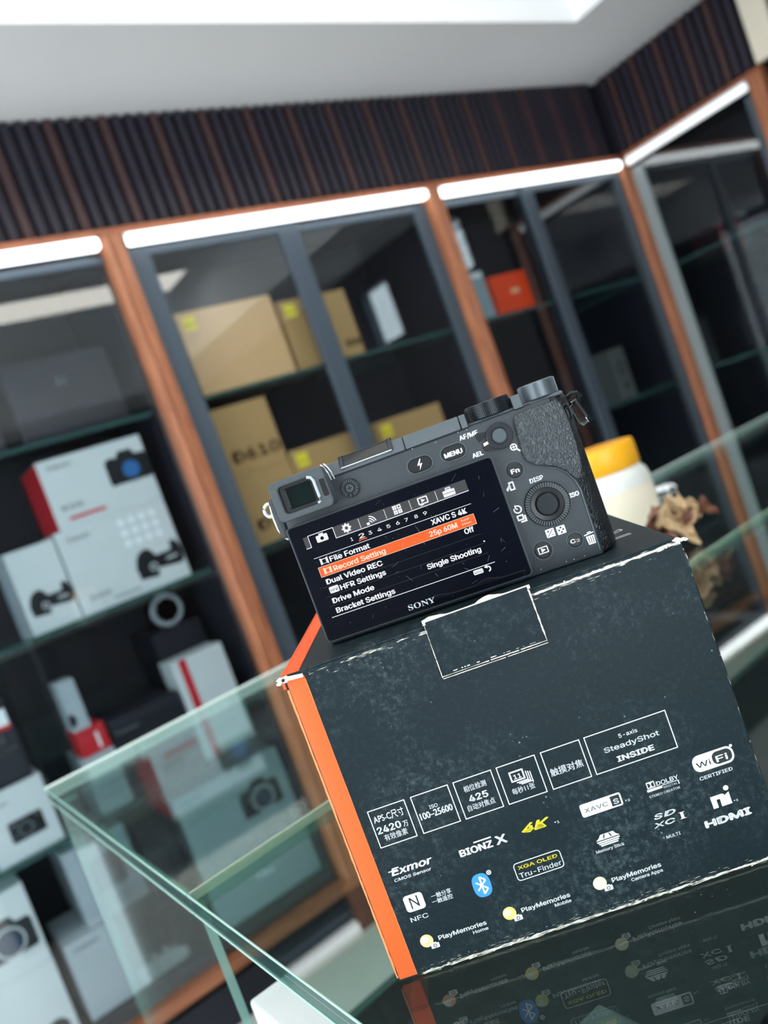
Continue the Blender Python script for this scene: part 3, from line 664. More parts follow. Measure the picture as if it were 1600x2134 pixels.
G().box(0.1065, 0.118, 0.853, 0.8705, 0.885, 0.9365).build('corner_bracket', 'chrome', t, bevel=0.001)
for zz in (ZT-0.0006, ZT-TU+0.0006): G().tube([(0.0968, 0.471, zz), (0.0968, 0.886, zz)], 0.0006, 6).build('edge_arris', 'glass_arris', t)
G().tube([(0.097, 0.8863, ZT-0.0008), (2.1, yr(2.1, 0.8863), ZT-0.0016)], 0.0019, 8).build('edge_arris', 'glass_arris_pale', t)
t = thing('glass_counter', 'front glass display counter with green-edged top carrying the black carton', 'counter', (0, 0, 0), 0, CG)
glass_prism([(0.097, -0.2), (2.1, -0.2), (2.1, yr(2.1, 0.4685)), (0.097, 0.4685)], ZT-TH, ZT, 4).build('top_pane', GE, t, smooth=False)
glass_prism([(0.097, -0.2), (2.1, -0.2), (2.1, yr(2.1, 0.4685)), (0.097, 0.4685)], ZT-TU, ZT-TH-0.0002, 4).build('lower_pane', UE, t, smooth=False)
G().prism([(0.10, -0.195), (2.09, -0.195), (2.09, yr(2.09, 0.466)), (0.10, 0.466)], 0.0, 0.559, 'z').build('base', 'laminate_dark', t)
for zz in (ZT-0.0006, ZT-TU+0.0006): G().tube([(0.0968, -0.2, zz), (0.0968, 0.4685, zz)], 0.0006, 6).build('edge_arris', 'glass_arris', t)
# things inside the front counter
t = thing('white_carton', 'thin white carton standing under the counter glass near its left edge', 'box', (0.1215, 0.385, 0.56))
G().box(-0.0165, 0.011, -0.088, 0.078, 0, 0.322).build('carton_body', 'white_card', t, bevel=0.002)
t = thing('grey_carton', 'grey carton with gold lettering under the counter glass at the bottom frame edge', 'box', (0.178, 0.27, 0.56))
G().box(-0.04, 0.059, -0.062, 0.066, 0, 0.277).build('carton_body', 'grey_card', t, bevel=0.002)
g = G()
for i in range(5): g.box(0.022+i*0.006, 0.0235+i*0.006, 0.03, 0.052-0.004*(i % 2), 0.2771, 0.2773)
g.build('gold_print', 'gold_foil', t)

# ------------------------------------------------------------------ the black carton
YB = math.radians(-36.1136)
cart = thing('product_carton', 'worn black carton with orange edge stripe and white logos on the glass counter', 'box', (0.11727, 0.28436, ZT+0.0002), YB)
CW, CH, CD, CS = 0.1527, 0.1236, 0.150, 0.0080
g = G()
g.box(CS, CW, 0, CD, 0, CH, 0)
g.box(0, CS, 0, CD, 0, CH, 1)
# merge the two halves into one shell
me = bpy.data.meshes.new('carton_body')
xs = [0, CS, CW]; vv, ff, mi = [], [], []
for x in xs: vv += [(x, 0, 0), (x, CD, 0), (x, CD, CH), (x, 0, CH)]
for i in range(2):
    o = i*4
    for k in range(4):
        ff.append((o+k, o+(k+1) % 4, o+4+(k+1) % 4, o+4+k)); mi.append(1 if i == 0 else 0)
ff.append((0, 3, 2, 1)); mi.append(1); ff.append((8, 9, 10, 11)); mi.append(0)
me.from_pydata(vv, [], ff); me.materials.append(MATS['carton_black']); me.materials.append(MATS['carton_orange'])
me.polygons.foreach_set('material_index', mi)
bm = bmesh.new(); bm.from_mesh(me); bmesh.ops.recalc_face_normals(bm, faces=bm.faces)
bmesh.ops.bevel(bm, geom=[e for e in bm.edges if e.calc_face_angle(0) > 0.5], offset=0.0011, segments=3, profile=0.5, affect='EDGES')
bm.to_mesh(me); bm.free()
me.polygons.foreach_set('use_smooth', [True]*len(me.polygons)); me.set_sharp_from_angle(angle=0.3)
link('carton_body', me, cart)
def M(v): return v/1000
# lid flap laid over the top, its orange left margin, and the tuck tab on the front
G().prism([(M(0.8), M(1.0)), (M(CW*1000-2), M(0.6)), (M(CW*1000-1), M(149)), (M(0.8), M(149))], CH-0.0002, CH+0.0007, 'z').build('lid_flap', 'carton_black', cart, bevel=0.0003)
G().prism([(M(0.6), M(1.2)), (M(6.6), M(1.2)), (M(6.6), M(149)), (M(0.6), M(149))], CH+0.0007, CH+0.0010, 'z').build('lid_margin', 'carton_orange', cart)
G().prism([(M(-0.9), M(0)), (M(0.2), M(0)), (M(0.2), M(150)), (M(-0.9), M(150))], CH-0.0042, CH+0.0008, 'z').build('side_lip', 'carton_orange', cart, bevel=0.0003)
G().prism([(M(55.6), M(104.7)), (M(95.4), M(104.7)), (M(95.2), M(126.0)), (M(56.2), M(126.0))], -0.0012, 0.0001, 'y').build('tuck_tab', 'carton_black', cart, bevel=0.0003)
def ragged(name, pts, w, y, n, m='torn_paper', seed=1, gap=0.0, yb=None):
    """ragged strip for bared board on worn creases and for painted orange edge lines; pts in mm on the front face"""
    rnd = random.Random(seed); g = G()
    (x0, z0), (x1, z1) = pts; dx, dz = x1-x0, z1-z0; L = math.hypot(dx, dz); nx, nz = -dz/L, dx/L
    prev = None; wv = w
    for i in range(n+1):
        t_ = i/n; wv = max(0.08, min(w*1.8, wv+rnd.uniform(-0.4, 0.4)*w)); off = rnd.uniform(-0.15, 0.15)*w
        a = (x0+dx*t_+nx*(off-wv/2), z0+dz*t_+nz*(off-wv/2)); b = (x0+dx*t_+nx*(off+wv/2), z0+dz*t_+nz*(off+wv/2))
        run = 0.5+0.5*math.sin(i*0.9+seed*1.7)*math.sin(i*0.23+seed)+rnd.uniform(-0.25, 0.25)
        if prev and run > gap:
            g.add([(M(prev[0][0]), y, M(prev[0][1])), (M(a[0]), y, M(a[1])), (M(b[0]), y, M(b[1])), (M(prev[1][0]), y, M(prev[1][1]))], [(0, 1, 2, 3)])
        prev = (a, b)
    o = g.build(name, m, cart, smooth=False)
    return o
def scuff(pts, n, spread, wmax, lmax, seed, y, m='torn_paper', dens=0.0):
    """many fine rubbed strokes along a crease"""
    r = random.Random(seed); g = G(); (x0, z0), (x1, z1) = pts; L = math.hypot(x1-x0, z1-z0); ux, uz = (x1-x0)/L, (z1-z0)/L
    for i in range(n):
        t_ = r.random()*L
        if dens and math.sin(t_*0.23+seed)+0.6*math.sin(t_*0.61+2*seed) < dens*(r.random()*2-1): continue
        ln = r.uniform(0.3, 1)**2*lmax; wd_ = r.uniform(0.05, 1)**2*wmax; o = r.gauss(0, spread*0.5); k = r.uniform(-0.06, 0.06)
        t1 = min(t_+ln, L)
        q = [(t_, o-wd_*0.3), ((t_*0.6+t1*0.4), o-wd_*0.5+k), (t1, o+k*2), ((t_*0.5+t1*0.5), o+wd_*0.5+k)]
        g.add([(M(x0+ux*a-uz*b), y-0.000001*(i % 40), M(z0+uz*a+ux*b)) for a, b in q], [(0, 1, 2, 3)])
    o = g.build('worn_crease', m, cart, smooth=False); o['kind'] = 'stuff'
scuff(((9, 0.9), (152, 1.0)), 520, 0.55, 0.42, 7, 3, -0.00016)
scuff(((9, 2.0), (152, 2.2)), 260, 1.5, 0.16, 4, 5, -0.00016)
scuff(((95.5, 122.2), (151.8, 122.4)), 330, 0.5, 0.55, 8, 8, -0.00016)
scuff(((9, 122.2), (56, 122.3)), 150, 0.5, 0.30, 6, 9, -0.00016, dens=0.7)
scuff(((9, 120.6), (152, 120.8)), 130, 2.2, 0.14, 3, 10, -0.00016)
scuff(((152.0, 6), (152.0, 120)), 70, 0.35, 0.22, 5, 14, -0.00016, dens=1.0)
ragged('orange_edge_line', ((0.55, 2), (0.5, 119)), 0.45, -0.00016, 60, 'orange_light', seed=15, gap=-3)  # pale rim highlight painted along the carton's left edge
ragged('orange_edge_line', ((8.05, 1.2), (8.05, 121)), 0.14, -0.00016, 60, 'orange_light', seed=16, gap=-3)
for a_, b_, w_, s_ in (((55.7, 124.8), (55.5, 104.6), 0.16, 21), ((95.3, 124.8), (95.5, 104.8), 0.34, 22), ((55.4, 105.0), (95.6, 105.0), 0.2, 23), ((55.6, 104.2), (95.6, 104.1), 0.16, 24), ((60, 105.9), (92, 105.8), 0.2, 26)):
    ragged('worn_crease', (a_, b_), w_, -0.0014, 60, seed=s_, gap=-0.02 if s_ != 26 else 0.6)
# torn bare board above the tuck tab and at the upper corners
rnd = random.Random(4); g = G(); top = []
for i in range(29):
    x = 55.3+i*1.46; hgt = 0.8+1.5*max(0, math.sin(i*0.42+0.5))*(0.6+0.4*rnd.random())
    top.append((x, 125.4+hgt))
pl = [(55.3, 124.9), (96.2, 124.9)] + top[::-1]
g.prism([(M(a), M(b)) for a, b in pl], -0.0011, -0.0003, 'y').build('torn_edge', 'torn_paper', cart, smooth=False)
def torn(cx, cz, s, seed, yy):
    r = random.Random(seed); g = G()
    for k in range(7):
        a = r.uniform(0, 6.28); px, pz = cx+r.uniform(-1, 1)*s*1.4, cz+r.uniform(-0.5, 0.5)*s
        q = [(M(px+s*0.9*r.uniform(0.4, 1)*math.cos(a+j*1.05)), M(pz+s*0.45*r.uniform(0.4, 1)*math.sin(a+j*1.05))) for j in range(6)]
        g.prism(q, yy-0.0004*k*0.4, yy+0.0012, 'y')
    g.build('torn_corner', 'torn_paper', cart, smooth=False)
torn(0.4, 123.4, 1.7, 3, -0.0012); torn(151.8, 123.2, 1.3, 6, -0.0008); torn(147.0, 122.6, 0.8, 8, -0.0006)
G().prism([(M(-1.6), M(122.6)), (M(7.6), M(122.0)), (M(7.8), M(123.2)), (M(-1.2), M(124.4))], -0.0006, -0.0002, 'y').build('torn_edge', 'torn_paper', cart, smooth=False)
G().cyl((M(0.6), -0.0024, M(123.5)), 0.0006, 0.0004, 'y', 10).build('pin_hole', 'camera_black', cart)
# print on the lid
zl = CH+0.0007
g = G()
for yy in (34.8, 36.4, 38.0): g.add([(M(132), M(yy), zl+0.0001), (M(144.2), M(yy), zl+0.0001), (M(144.2), M(yy+0.55), zl+0.0001), (M(132), M(yy+0.55), zl+0.0001)], [(0, 1, 2, 3)])
for (ax, ay), (bx_, by_) in (((136, 46), (143.6, 54)), ((143.6, 54), (144.2, 50)), ((144.2, 50), (136.5, 46))):
    d = Vector((bx_-ax, by_-ay, 0)).normalized(); n = Vector((-d.y, d.x, 0))*0.35
    g.add([(M(ax-n.x), M(ay-n.y), zl+0.0001), (M(bx_-n.x), M(by_-n.y), zl+0.0001), (M(bx_+n.x), M(by_+n.y), zl+0.0001), (M(ax+n.x), M(ay+n.y), zl+0.0001)], [(0, 1, 2, 3)])
g.build('lid_print', 'print_white', cart, smooth=False)
# printed front: feature badges and logos
Y1, Y2 = -0.00018, -0.00030
def P(): return Print(Y1)
for i, (x0, x1) in enumerate(((11.9, 26.5), (28.8, 43.5), (45.4, 60.3), (62.2, 77.2), (79.3, 94.3), (96.0, 127.1))):
    p = P().frame(x0, x1, 51.4, 66.25, 0.32)
    if i == 0: p.text('APS-C尺寸', 13.1, 24.9, 61.1, 2.4).text('2420', 12.9, 22.2, 56.7, 3.4, 0.035).text('万', 22.9, 24.9, 56.6, 1.9, capref=0.75).text('有效像素', 14.6, 23.6, 53.6, 2.3, 0.012, capref=0.85)
    if i == 1: p.text('ISO', 34.2, 37.4, 59.6, 1.8).text('100–25600', 29.8, 42.4, 56.5, 2.5, 0.03)
    if i == 2: p.text('相位检测', 48.4, 57.0, 61.3, 2.2, 0.012, capref=0.85).text('425', 49.0, 56.4, 57.1, 3.2, 0.04).text('自动对焦点', 47.4, 58.0, 54.0, 2.2, 0.012, capref=0.85)
    if i == 3:
        p.frame(65.9, 71.3, 58.9, 62.9, 0.55).text('11', 67.2, 70.1, 59.8, 2.2, 0.03)
        for k in (1, 2, 3): p.line((71.3+0.75*k, 61.9-0.3*k), (71.3+0.75*k, 58.2-0.5*k), 0.35).line((67.0+0.7*k, 58.3-0.5*(k-1)), (71.5+0.75*k, 58.3-0.5*(k-1)), 0.35)
        p.text('每秒11张', 64.9, 73.6, 54.5, 2.2, 0.012, capref=0.85)
    if i == 4: p.text('触摸对焦', 80.4, 92.9, 56.4, 2.8, 0.015, capref=0.85)
    if i == 5: p.text('5-axis', 108.2, 115.2, 61.8, 2.0).text('SteadyShot', 101.5, 122.3, 58.1, 2.5, 0.025).text('INSIDE', 104.9, 119.0, 53.5, 2.6, 0.06)
    p.done('feature_badge', 'print_white', cart)
P().text('BIONZ', 38.7, 51.6, 38.5, 3.3, 0.06).text('X', 52.8, 57.2, 38.5, 4.2, 0.06).rect(45.0, 51.8, 41.9, 42.4).done('processor_logo', 'print_white', cart)
P().text('4K', 63.1, 74.4, 39.4, 4.0, 0.08, 0.35).done('resolution_logo', 'print_yellow', cart)
P().text('*1', 75.6, 77.4, 39.0, 1.2, 0.02).done('footnote_mark', 'print_white', cart)
P().text('Exmor', 12.2, 28.4, 40.0, 3.6, 0.05, 0.2).rect(11.4, 15.0, 41.6, 42.0).text('CMOS Sensor', 12.4, 27.0, 37.5, 1.5, 0.03, 0.15).done('sensor_logo', 'print_white', cart)
a = P().poly(rrect(12.9, 20.3, 24.6, 31.1, 1.3)).text('NFC', 12.9, 19.8, 20.8, 2.3, 0.02).text('一触分享', 23.2, 31.0, 27.0, 1.8, 0.015, capref=0.85).text('一触遥控', 22.8, 30.9, 24.8, 1.8, 0.015, capref=0.85).done('nfc_logo', 'print_white', cart)
Print(Y2).line((15.2, 25.6), (15.2, 30.0), 0.55).line((15.2, 30.0), (18.0, 26.2), 0.55).line((18.0, 26.0), (18.0, 30.3), 0.55).done('nfc_mark', 'print_dark', a)
a = P().poly([(42.5+3.4*math.copysign(abs(math.cos(t_))**0.75, math.cos(t_)), 25.8+4.6*math.copysign(abs(math.sin(t_))**0.75, math.sin(t_))) for t_ in [2*PI*i/40 for i in range(40)]]).done('bluetooth_logo', 'print_blue', cart)
p = Print(Y2)
for u, v_ in (((42.5, 22.4), (42.5, 29.2)), ((42.5, 29.2), (44.4, 27.5)), ((44.4, 27.5), (40.6, 24.2)), ((42.5, 22.4), (44.4, 24.1)), ((44.4, 24.1), (40.6, 27.4))): p.line(u, v_, 0.6)
p.done('rune_mark', 'print_white', a)
P().annulus(46.5, 29.6, 0.9, 0.55).disc(46.5, 29.6, 0.3).done('registered_mark', 'print_white', cart)
a = P().frame(55.7, 73.9, 22.6, 29.6, 0.3, 1.4).text('Tru-Finder', 56.8, 73.0, 23.6, 2.5, 0.015).done('viewfinder_logo', 'print_white', cart)
P().text('XGA OLED', 57.2, 72.4, 26.9, 1.7, 0.03).done('viewfinder_name', 'print_yellow', cart)
for x0, mm, sub, s0, s1 in ((15.8, 'print_peach', 'Home', 33.2, 39.2), (48.5, 'print_lemon', 'Mobile', 65.3, 71.7), (83.7, 'print_lime', 'Camera Apps', 95.0, 107.1)):
    a = P().disc(x0, 12.2, 2.5).done('app_ball', mm, cart)
    P().text('PlayMemories', x0+4.5, x0+23.4, 11.0, 2.2, 0.035).text(sub, s0, s1, 9.0, 1.6, 0.03).done('app_name', 'print_white', cart)
    b = Print(Y2).poly(rrect(x0+0.9, x0+4.1, 8.6, 10.5, 0.3)).rect(x0+1.9, x0+3.2, 10.4, 10.9).done('app_camera', 'print_white', a)
    Print(Y2).disc(x0-0.7, 12.8, 1.2).done('highlight', 'print_white', a)
    Print(-0.00042).annulus(x0+2.5, 9.6, 0.75, 0.4).done('app_lens', 'print_greytext', a)
a = P().poly(rrect(86.1, 101.7, 37.7, 42.7, 0.8)).text('*2', 102.6, 104.4, 38.3, 1.1, 0.02).done('codec_logo', 'print_white', cart)
Print(Y2).text('XAVC', 87.4, 96.4, 39.2, 2.2).rect(97.6, 101.1, 38.3, 42.1).done('codec_name', 'print_dark', a)
Print(-0.00042).text('S', 98.4, 100.4, 39.0, 2.5, 0.03).done('codec_letter', 'print_white', a)
a = P().rect(111.7, 114.7, 40.2, 42.6).text('DOLBY', 115.2, 123.6, 40.3, 2.1, 0.03).rect(111.3, 117.0, 39.0, 39.9).text('DIGITAL', 117.4, 122.6, 38.6, 1.0, 0.012).text('STEREO CREATOR', 111.3, 123.0, 36.7, 1.15, 0.012).rect(123.0, 123.3, 38.4, 40.0).rect(117, 123.3, 39.8, 40.0).done('audio_logo', 'print_white', cart)
Print(Y2).poly([(112.0+0.0, 40.5)] + [(112.0+1.05*math.sin(t_), 41.4-0.9*math.cos(t_)) for t_ in [PI*i/10 for i in range(11)]]).poly([(114.4-1.05*math.sin(t_), 41.4-0.9*math.cos(t_)) for t_ in [PI*i/10 for i in range(11)]]).done('audio_mark', 'print_dark', a)
a = P().poly(rrect(129.9, 145.2, 39.9, 46.2, 2.6, 8)).disc(145.0, 45.8, 0.55).text('CERTIFIED', 130.6, 143.0, 36.9, 1.7, 0.03).done('wireless_logo', 'print_white', cart)
b = Print(Y2).text('Wi', 131.0, 136.4, 41.6, 2.7, 0.01).poly(rrect(137.2, 144.5, 40.7, 45.5, 2.0, 6)).done('wireless_name', 'print_dark', a)
Print(-0.00042).text('Fi', 138.4, 142.8, 41.6, 3.0, 0.04).done('wireless_letters', 'print_white', a)
P().poly([(131.9, 25.2), (133.8, 25.2), (133.8, 28.2), (135.1, 28.2), (135.1, 25.2), (137.0, 25.2), (137.0, 29.4), (136.3, 29.8), (131.9, 29.8)]).poly([(136.0, 28.4), (138.9, 29.8), (138.9, 25.2), (137.1, 25.2), (137.1, 28.4)]).disc(138.4, 31.4, 0.95).text('*3', 139.6, 141.2, 25.3, 1.0, 0.02).done('pairing_logo', 'print_white', cart)
P().text('HDMI', 126.9, 144.4, 19.3, 3.2, 0.10).done('video_logo', 'print_white', cart)
P().text('S', 110.3, 113.8, 28.4, 2.4, 0.05, 0.2).text('D', 114.0, 118.7, 28.4, 2.4, 0.05, 0.2).text('XC', 109.2, 117.5, 25.3, 2.3, 0.05, 0.15).text('𝐈', 119.2, 121.6, 25.5, 2.6).text('MULTI', 112.3, 117.6, 20.2, 1.5, 0.02).done('card_logo', 'print_white', cart)
p = P().text('Memory Stick', 86.3, 97.1, 23.2, 1.5, 0.02)
p.poly([(87.6, 27.6), (96.6, 27.6), (95.4, 28.4), (94.6, 29.6), (89.8, 29.6), (88.8, 28.4)])
for k in range(3): p.rect(87.8+0.5*k, 96.4-0.5*k, 26.7-0.75*k, 27.2-0.75*k)
a = p.done('memory_logo', 'print_white', cart)
Print(Y2).line((90.6, 28.0), (91.2, 29.5), 0.5).line((93.6, 28.0), (93.0, 29.5), 0.5).done('memory_mark', 'print_dark', a)

# ------------------------------------------------------------------ jar, leaf, tissue on the counter
t = thing('plastic_jar', 'white plastic jar with a yellow screw lid behind the camera', 'jar', (0.742, 0.678, ZT+0.0002))
G().lathe([(0.045, 0), (0.050, 0.003), (0.052, 0.01), (0.052, 0.066), (0.050, 0.074), (0.045, 0.081), (0.0425, 0.084), (0.0425, 0.09)], (0, 0, 0), 'z', 48).build('jar_body', 'jar_plastic', t, ang=60)
g = G().lathe([(0.0455, 0.082), (0.0465, 0.083), (0.0465, 0.108), (0.0450, 0.1115), (0.038, 0.112)], (0, 0, 0), 'z', 48)
g.build('jar_lid', 'jar_lid', t, ang=50)
g = G(); n = 24; vs = []
for k, z in enumerate((0.014, 0.06)):
    for i in range(n+1):
        a = math.radians(175)+math.radians(120)*i/n; vs.append((0.0523*math.cos(a), 0.0523*math.sin(a), z))
g.add(vs, [(i, i+1, n+2+i, n+1+i) for i in range(n)]); g.build('jar_label', 'jar_label', t)
# dried curled leaf
t = thing('dried_leaf', 'curled brown dried leaf lying on the counter beside the carton', 'leaf', (0.688, 0.560, ZT+0.001))
def leaf(w, hh, curl, tilt, rotz, off, m, seed, lobes):
    r = random.Random(seed); nu, nv = 26, 14; vs = []
    for i in range(nu+1):
        u = i/nu*2-1
        edge = (1-abs(u)**2.2)*(0.75+0.25*math.sin(u*lobes*3.1+seed))
        for j in range(nv+1):
            v = j/nv*2-1
            x = u*w; a = v*edge*hh
            ang = curl*(v*edge)+0.5*math.sin(u*5+seed)
            y_ = a*math.cos(ang)+0.002*math.sin(u*17+v*6+seed); z_ = abs(a)*math.sin(abs(curl*v*edge))*1.1+0.006*math.sin(u*4+seed*2)+0.003*math.sin(v*9+u*6)
            vs.append(Vector((x, y_, z_)))
    Mx = Matrix.Rotation(rotz, 4, 'Z') @ Matrix.Rotation(tilt, 4, 'X')
    vs = [Mx @ v for v in vs]; mz = min(v.z for v in vs)
    g = G().add([(v.x+off[0], v.y+off[1], v.z-mz+off[2]) for v in vs], [(i*(nv+1)+j, (i+1)*(nv+1)+j, (i+1)*(nv+1)+j+1, i*(nv+1)+j+1) for i in range(nu) for j in range(nv)])
    o = g.build('leaf_blade', m, t); md = o.modifiers.new('thickness', 'SOLIDIFY'); md.thickness = 0.0006
    return o
leaf(0.024, 0.040, 1.0, 1.35, -0.5, (0.004, -0.004, 0.001), 'leaf_cream', 2, 1.5)
leaf(0.036, 0.036, 1.2, 1.1, -0.2, (-0.010, 0.010, 0.004), 'leaf_brown', 5, 2.2)
leaf(0.024, 0.018, 1.7, 0.6, -1.2, (0.02, -0.012, 0.012), 'leaf_brown', 9, 2.6)
G().tube([(-0.03, 0.0, 0.004), (-0.012, 0.002, 0.012), (0.01, 0.004, 0.03), (0.026, -0.006, 0.034)], 0.0011, 6).build('leaf_stem', 'leaf_brown', t)
t = thing('tissue_scrap', 'small crumpled white paper scrap behind the jar on the counter', 'paper', (0.985, 0.80, ZT+0.0005))
r = random.Random(11); vs = []; nn = 9
for i in range(nn+1):
    for j in range(nn+1): vs.append((-0.018+0.036*i/nn, -0.012+0.024*j/nn, 0.004+0.008*r.random()*math.sin(PI*i/nn)*math.sin(PI*j/nn)+0.003*math.sin(i*1.3+j)))
mz = min(v[2] for v in vs)
o = G().add([(a, b, c-mz) for a, b, c in vs], [(i*(nn+1)+j, (i+1)*(nn+1)+j, (i+1)*(nn+1)+j+1, i*(nn+1)+j+1) for i in range(nn) for j in range(nn)]).build('paper_sheet', 'white_card', t, smooth=False)
md = o.modifiers.new('thickness', 'SOLIDIFY'); md.thickness = 0.0004

# ------------------------------------------------------------------ the camera (millimetres, x right, y into the scene, z up)
YC = math.radians(-41.6136)
kam = thing('mirrorless_camera', 'black mirrorless camera body showing its lit menu screen, standing on the carton', 'camera', (0.144099, 0.291835, 0.9502+CH+0.0008), YC)
class GM(G):
    def mesh(s, *a, **k):
        s.v = [(x/1000, y/1000, z/1000) for x, y, z in s.v]; return G.mesh(s, *a, **k)
YBK = 4.0   # rear face of the body
g = GM()
g.prism([(YBK, 0.0), (YBK, 62.4), (36, 62.4), (36, 0.0)], -1.0, 111, 'x')
g.prism([(YBK, 46.0), (YBK, 62.4), (34, 62.4), (34, 46.0)], -4.6, -1.0, 'x')
body = g.build('body', 'camera_body', kam, bevel=0.0012, seg=3)
deck = [(YBK+0.1, 62.4), (YBK+2.6, 67.6), (33, 67.6), (35.8, 62.4)]
GM().prism(deck, 21.5, 53.6, 'x').build('top_plate', 'camera_top_lit', kam, bevel=0.0005)
GM().prism(deck, 53.8, 76.2, 'x').build('top_plate', 'camera_top_lit', kam, bevel=0.0005)
GM().prism(deck, 76.5, 79.0, 'x').build('top_plate', 'camera_top_lit', kam, bevel=0.0003)
GM().prism(deck, 97.2, 100.8, 'x').build('top_plate', 'camera_top_lit', kam, bevel=0.0004)
GM().box(79, 116, 8, 34, 62.4, 63.4).build('top_plate', 'camera_top_lit', kam, bevel=0.0003)
GM().box(26, 77, YBK-0.05, YBK+0.2, 62.15, 62.35).build('seam', 'camera_black', kam)
# left end, under the viewfinder
GM().prism([(6, 2.5), (6, 45.5), (30, 45.5), (30, 2.5)], -2.0, -0.9, 'x').build('side_door', 'screen_metal', kam, bevel=0.0004)
GM().tube([(-4.4, 5.0, 60), (-4.9, 5.0, 55), (-4.7, 5.2, 50), (-3.6, 5.6, 46.6), (-2.4, 6, 45.2)], 0.5, 8).build('side_trim', 'lug_silver', kam)
# grip
out = [(108.6, 4.2), (110.6, 4.6), (113.2, 6.4), (115.4, 9.4), (117.0, 13.5), (118.0, 19), (118.4, 26), (118.2, 34), (117.2, 43), (115.0, 50), (111.5, 55), (107, 57.5), (102.5, 57), (99, 53.5), (97, 48), (96, 40), (96, 34)]
out = [(a, b) for a, b in out] + [(104, 20)]
GM().prism(out, 0.2, 62.2, 'z').build('grip', 'grip_leather', kam, bevel=0.002, seg=3, ang=50)
GM().box(103, 116.4, 7.4, 34, 61.8, 63.2).build('grip_cap', 'camera_top_lit', kam, bevel=0.0008)
# leather thumb rest
pad = [(96.9, 60.6), (95.8, 59.6), (95.5, 58.0), (95.0, 52.5), (94.6, 46), (94.9, 43.6), (95.9, 42.0), (98.1, 40.0), (101, 38.9), (104.5, 37.2), (107.5, 34.6), (109.6, 31.0), (111.4, 29.5), (113.6, 34), (114.4, 42), (114.6, 52), (114.0, 58.6), (112.5, 60.6), (105, 61.0)]
GM().prism(pad[::-1], 2.1, 6.5, 'y').build('thumb_rest', 'camera_leather', kam, bevel=0.0011, seg=3)
# pale crease that runs from the thumb rest down the right edge
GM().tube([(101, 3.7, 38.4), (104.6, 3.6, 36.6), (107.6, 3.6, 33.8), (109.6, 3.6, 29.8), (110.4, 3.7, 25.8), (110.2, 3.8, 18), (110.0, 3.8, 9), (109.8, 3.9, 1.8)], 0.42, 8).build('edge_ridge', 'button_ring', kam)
# viewfinder
EY = -4.0
eo = [(0.2, 66.6), (-0.2, 64), (-1.2, 56), (-0.8, 53.4), (0.6, 52.2), (12, 51.9), (21.2, 52.2), (22.2, 53.4), (22.6, 58), (22.4, 64), (21.4, 67.4), (19.8, 68.3), (8, 68.3), (1.4, 67.9)]
GM().prism([(a*0.98+0.2, b) for a, b in eo][::-1], 1.2, 22, 'y').build('viewfinder_housing', 'camera_top_lit', kam, bevel=0.0008)
oo = rrect(-0.6, 22.3, 52.2, 68.1, 2.2, 5); ii = rrect(2.9, 16.9, 54.8, 65.5, 1.6, 5)
GM().ring(oo, ii, EY, 1.3).build('eyecup', 'camera_rubber', kam, bevel=0.0007, seg=2)
i2 = rrect(4.4, 15.8, 56.0, 64.4, 1.2, 5)
GM().ring(rrect(2.9, 16.9, 54.8, 65.5, 1.6, 5), i2, EY+1.4, 1.2).build('eyepiece_frame', 'camera_black', kam)
GM().prism(rrect(4.2, 16.0, 55.8, 64.6, 1.2)[::-1], EY+3.6, EY+4.2, 'y').build('eyepiece_glass', 'eye_glass', kam)
GM().tube([(15.4, EY-0.1, 65.6), (16.9, EY-0.15, 65.0), (17.5, EY-0.2, 63.6), (17.6, EY-0.2, 57.0), (17.2, EY-0.1, 55.4), (16.4, EY-0.05, 55.0)], 0.62, 8).build('eyecup_highlight', 'rim_highlight', kam)  # pale tube paints the bright highlight on the eyecup's inner edge
p = GM().prism(rrect(19.2, 21.7, 56.4, 63.4, 0.9)[::-1], EY-0.15, EY+0.3, 'y').build('eye_sensor', 'camera_black', kam, bevel=0.0002)
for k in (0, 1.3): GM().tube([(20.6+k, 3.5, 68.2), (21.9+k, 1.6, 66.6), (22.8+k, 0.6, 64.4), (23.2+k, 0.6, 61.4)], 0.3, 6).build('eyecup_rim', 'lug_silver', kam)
# dioptre dial
d = GM().cyl((28.3, YBK-1.0, 56.0), 3.7, 1.4, 'y', 32).build('dioptre_dial', 'camera_black', kam, bevel=0.0002)
g = GM()
for i in range(20):
    a = 2*PI*i/20+0.1
    if 3.6 < a < 5.0 and i % 2: continue
    c_, s_ = math.cos(a), math.sin(a); q = []
    for rr, w_ in ((2.2, 0.17), (3.35, 0.3)):
        q += [(28.3+rr*c_-w_*s_, 56+rr*s_+w_*c_), (28.3+rr*c_+w_*s_, 56+rr*s_-w_*c_)]
    g.prism([q[0], q[2], q[3], q[1]], YBK-1.25, YBK-0.9, 'y')
g.build('dial_rib', 'button_ring', d, smooth=False)
GM().cyl((28.3, YBK-1.35, 56.0), 1.55, 0.5, 'y', 24).build('dial_screw', 'button_ring', d, bevel=0.0002)
g = GM().box(27.3, 29.3, YBK-1.42, YBK-1.3, 55.8, 56.2).box(28.1, 28.5, YBK-1.42, YBK-1.3, 55.0, 57.0).build('screw_slot', 'camera_black', d)
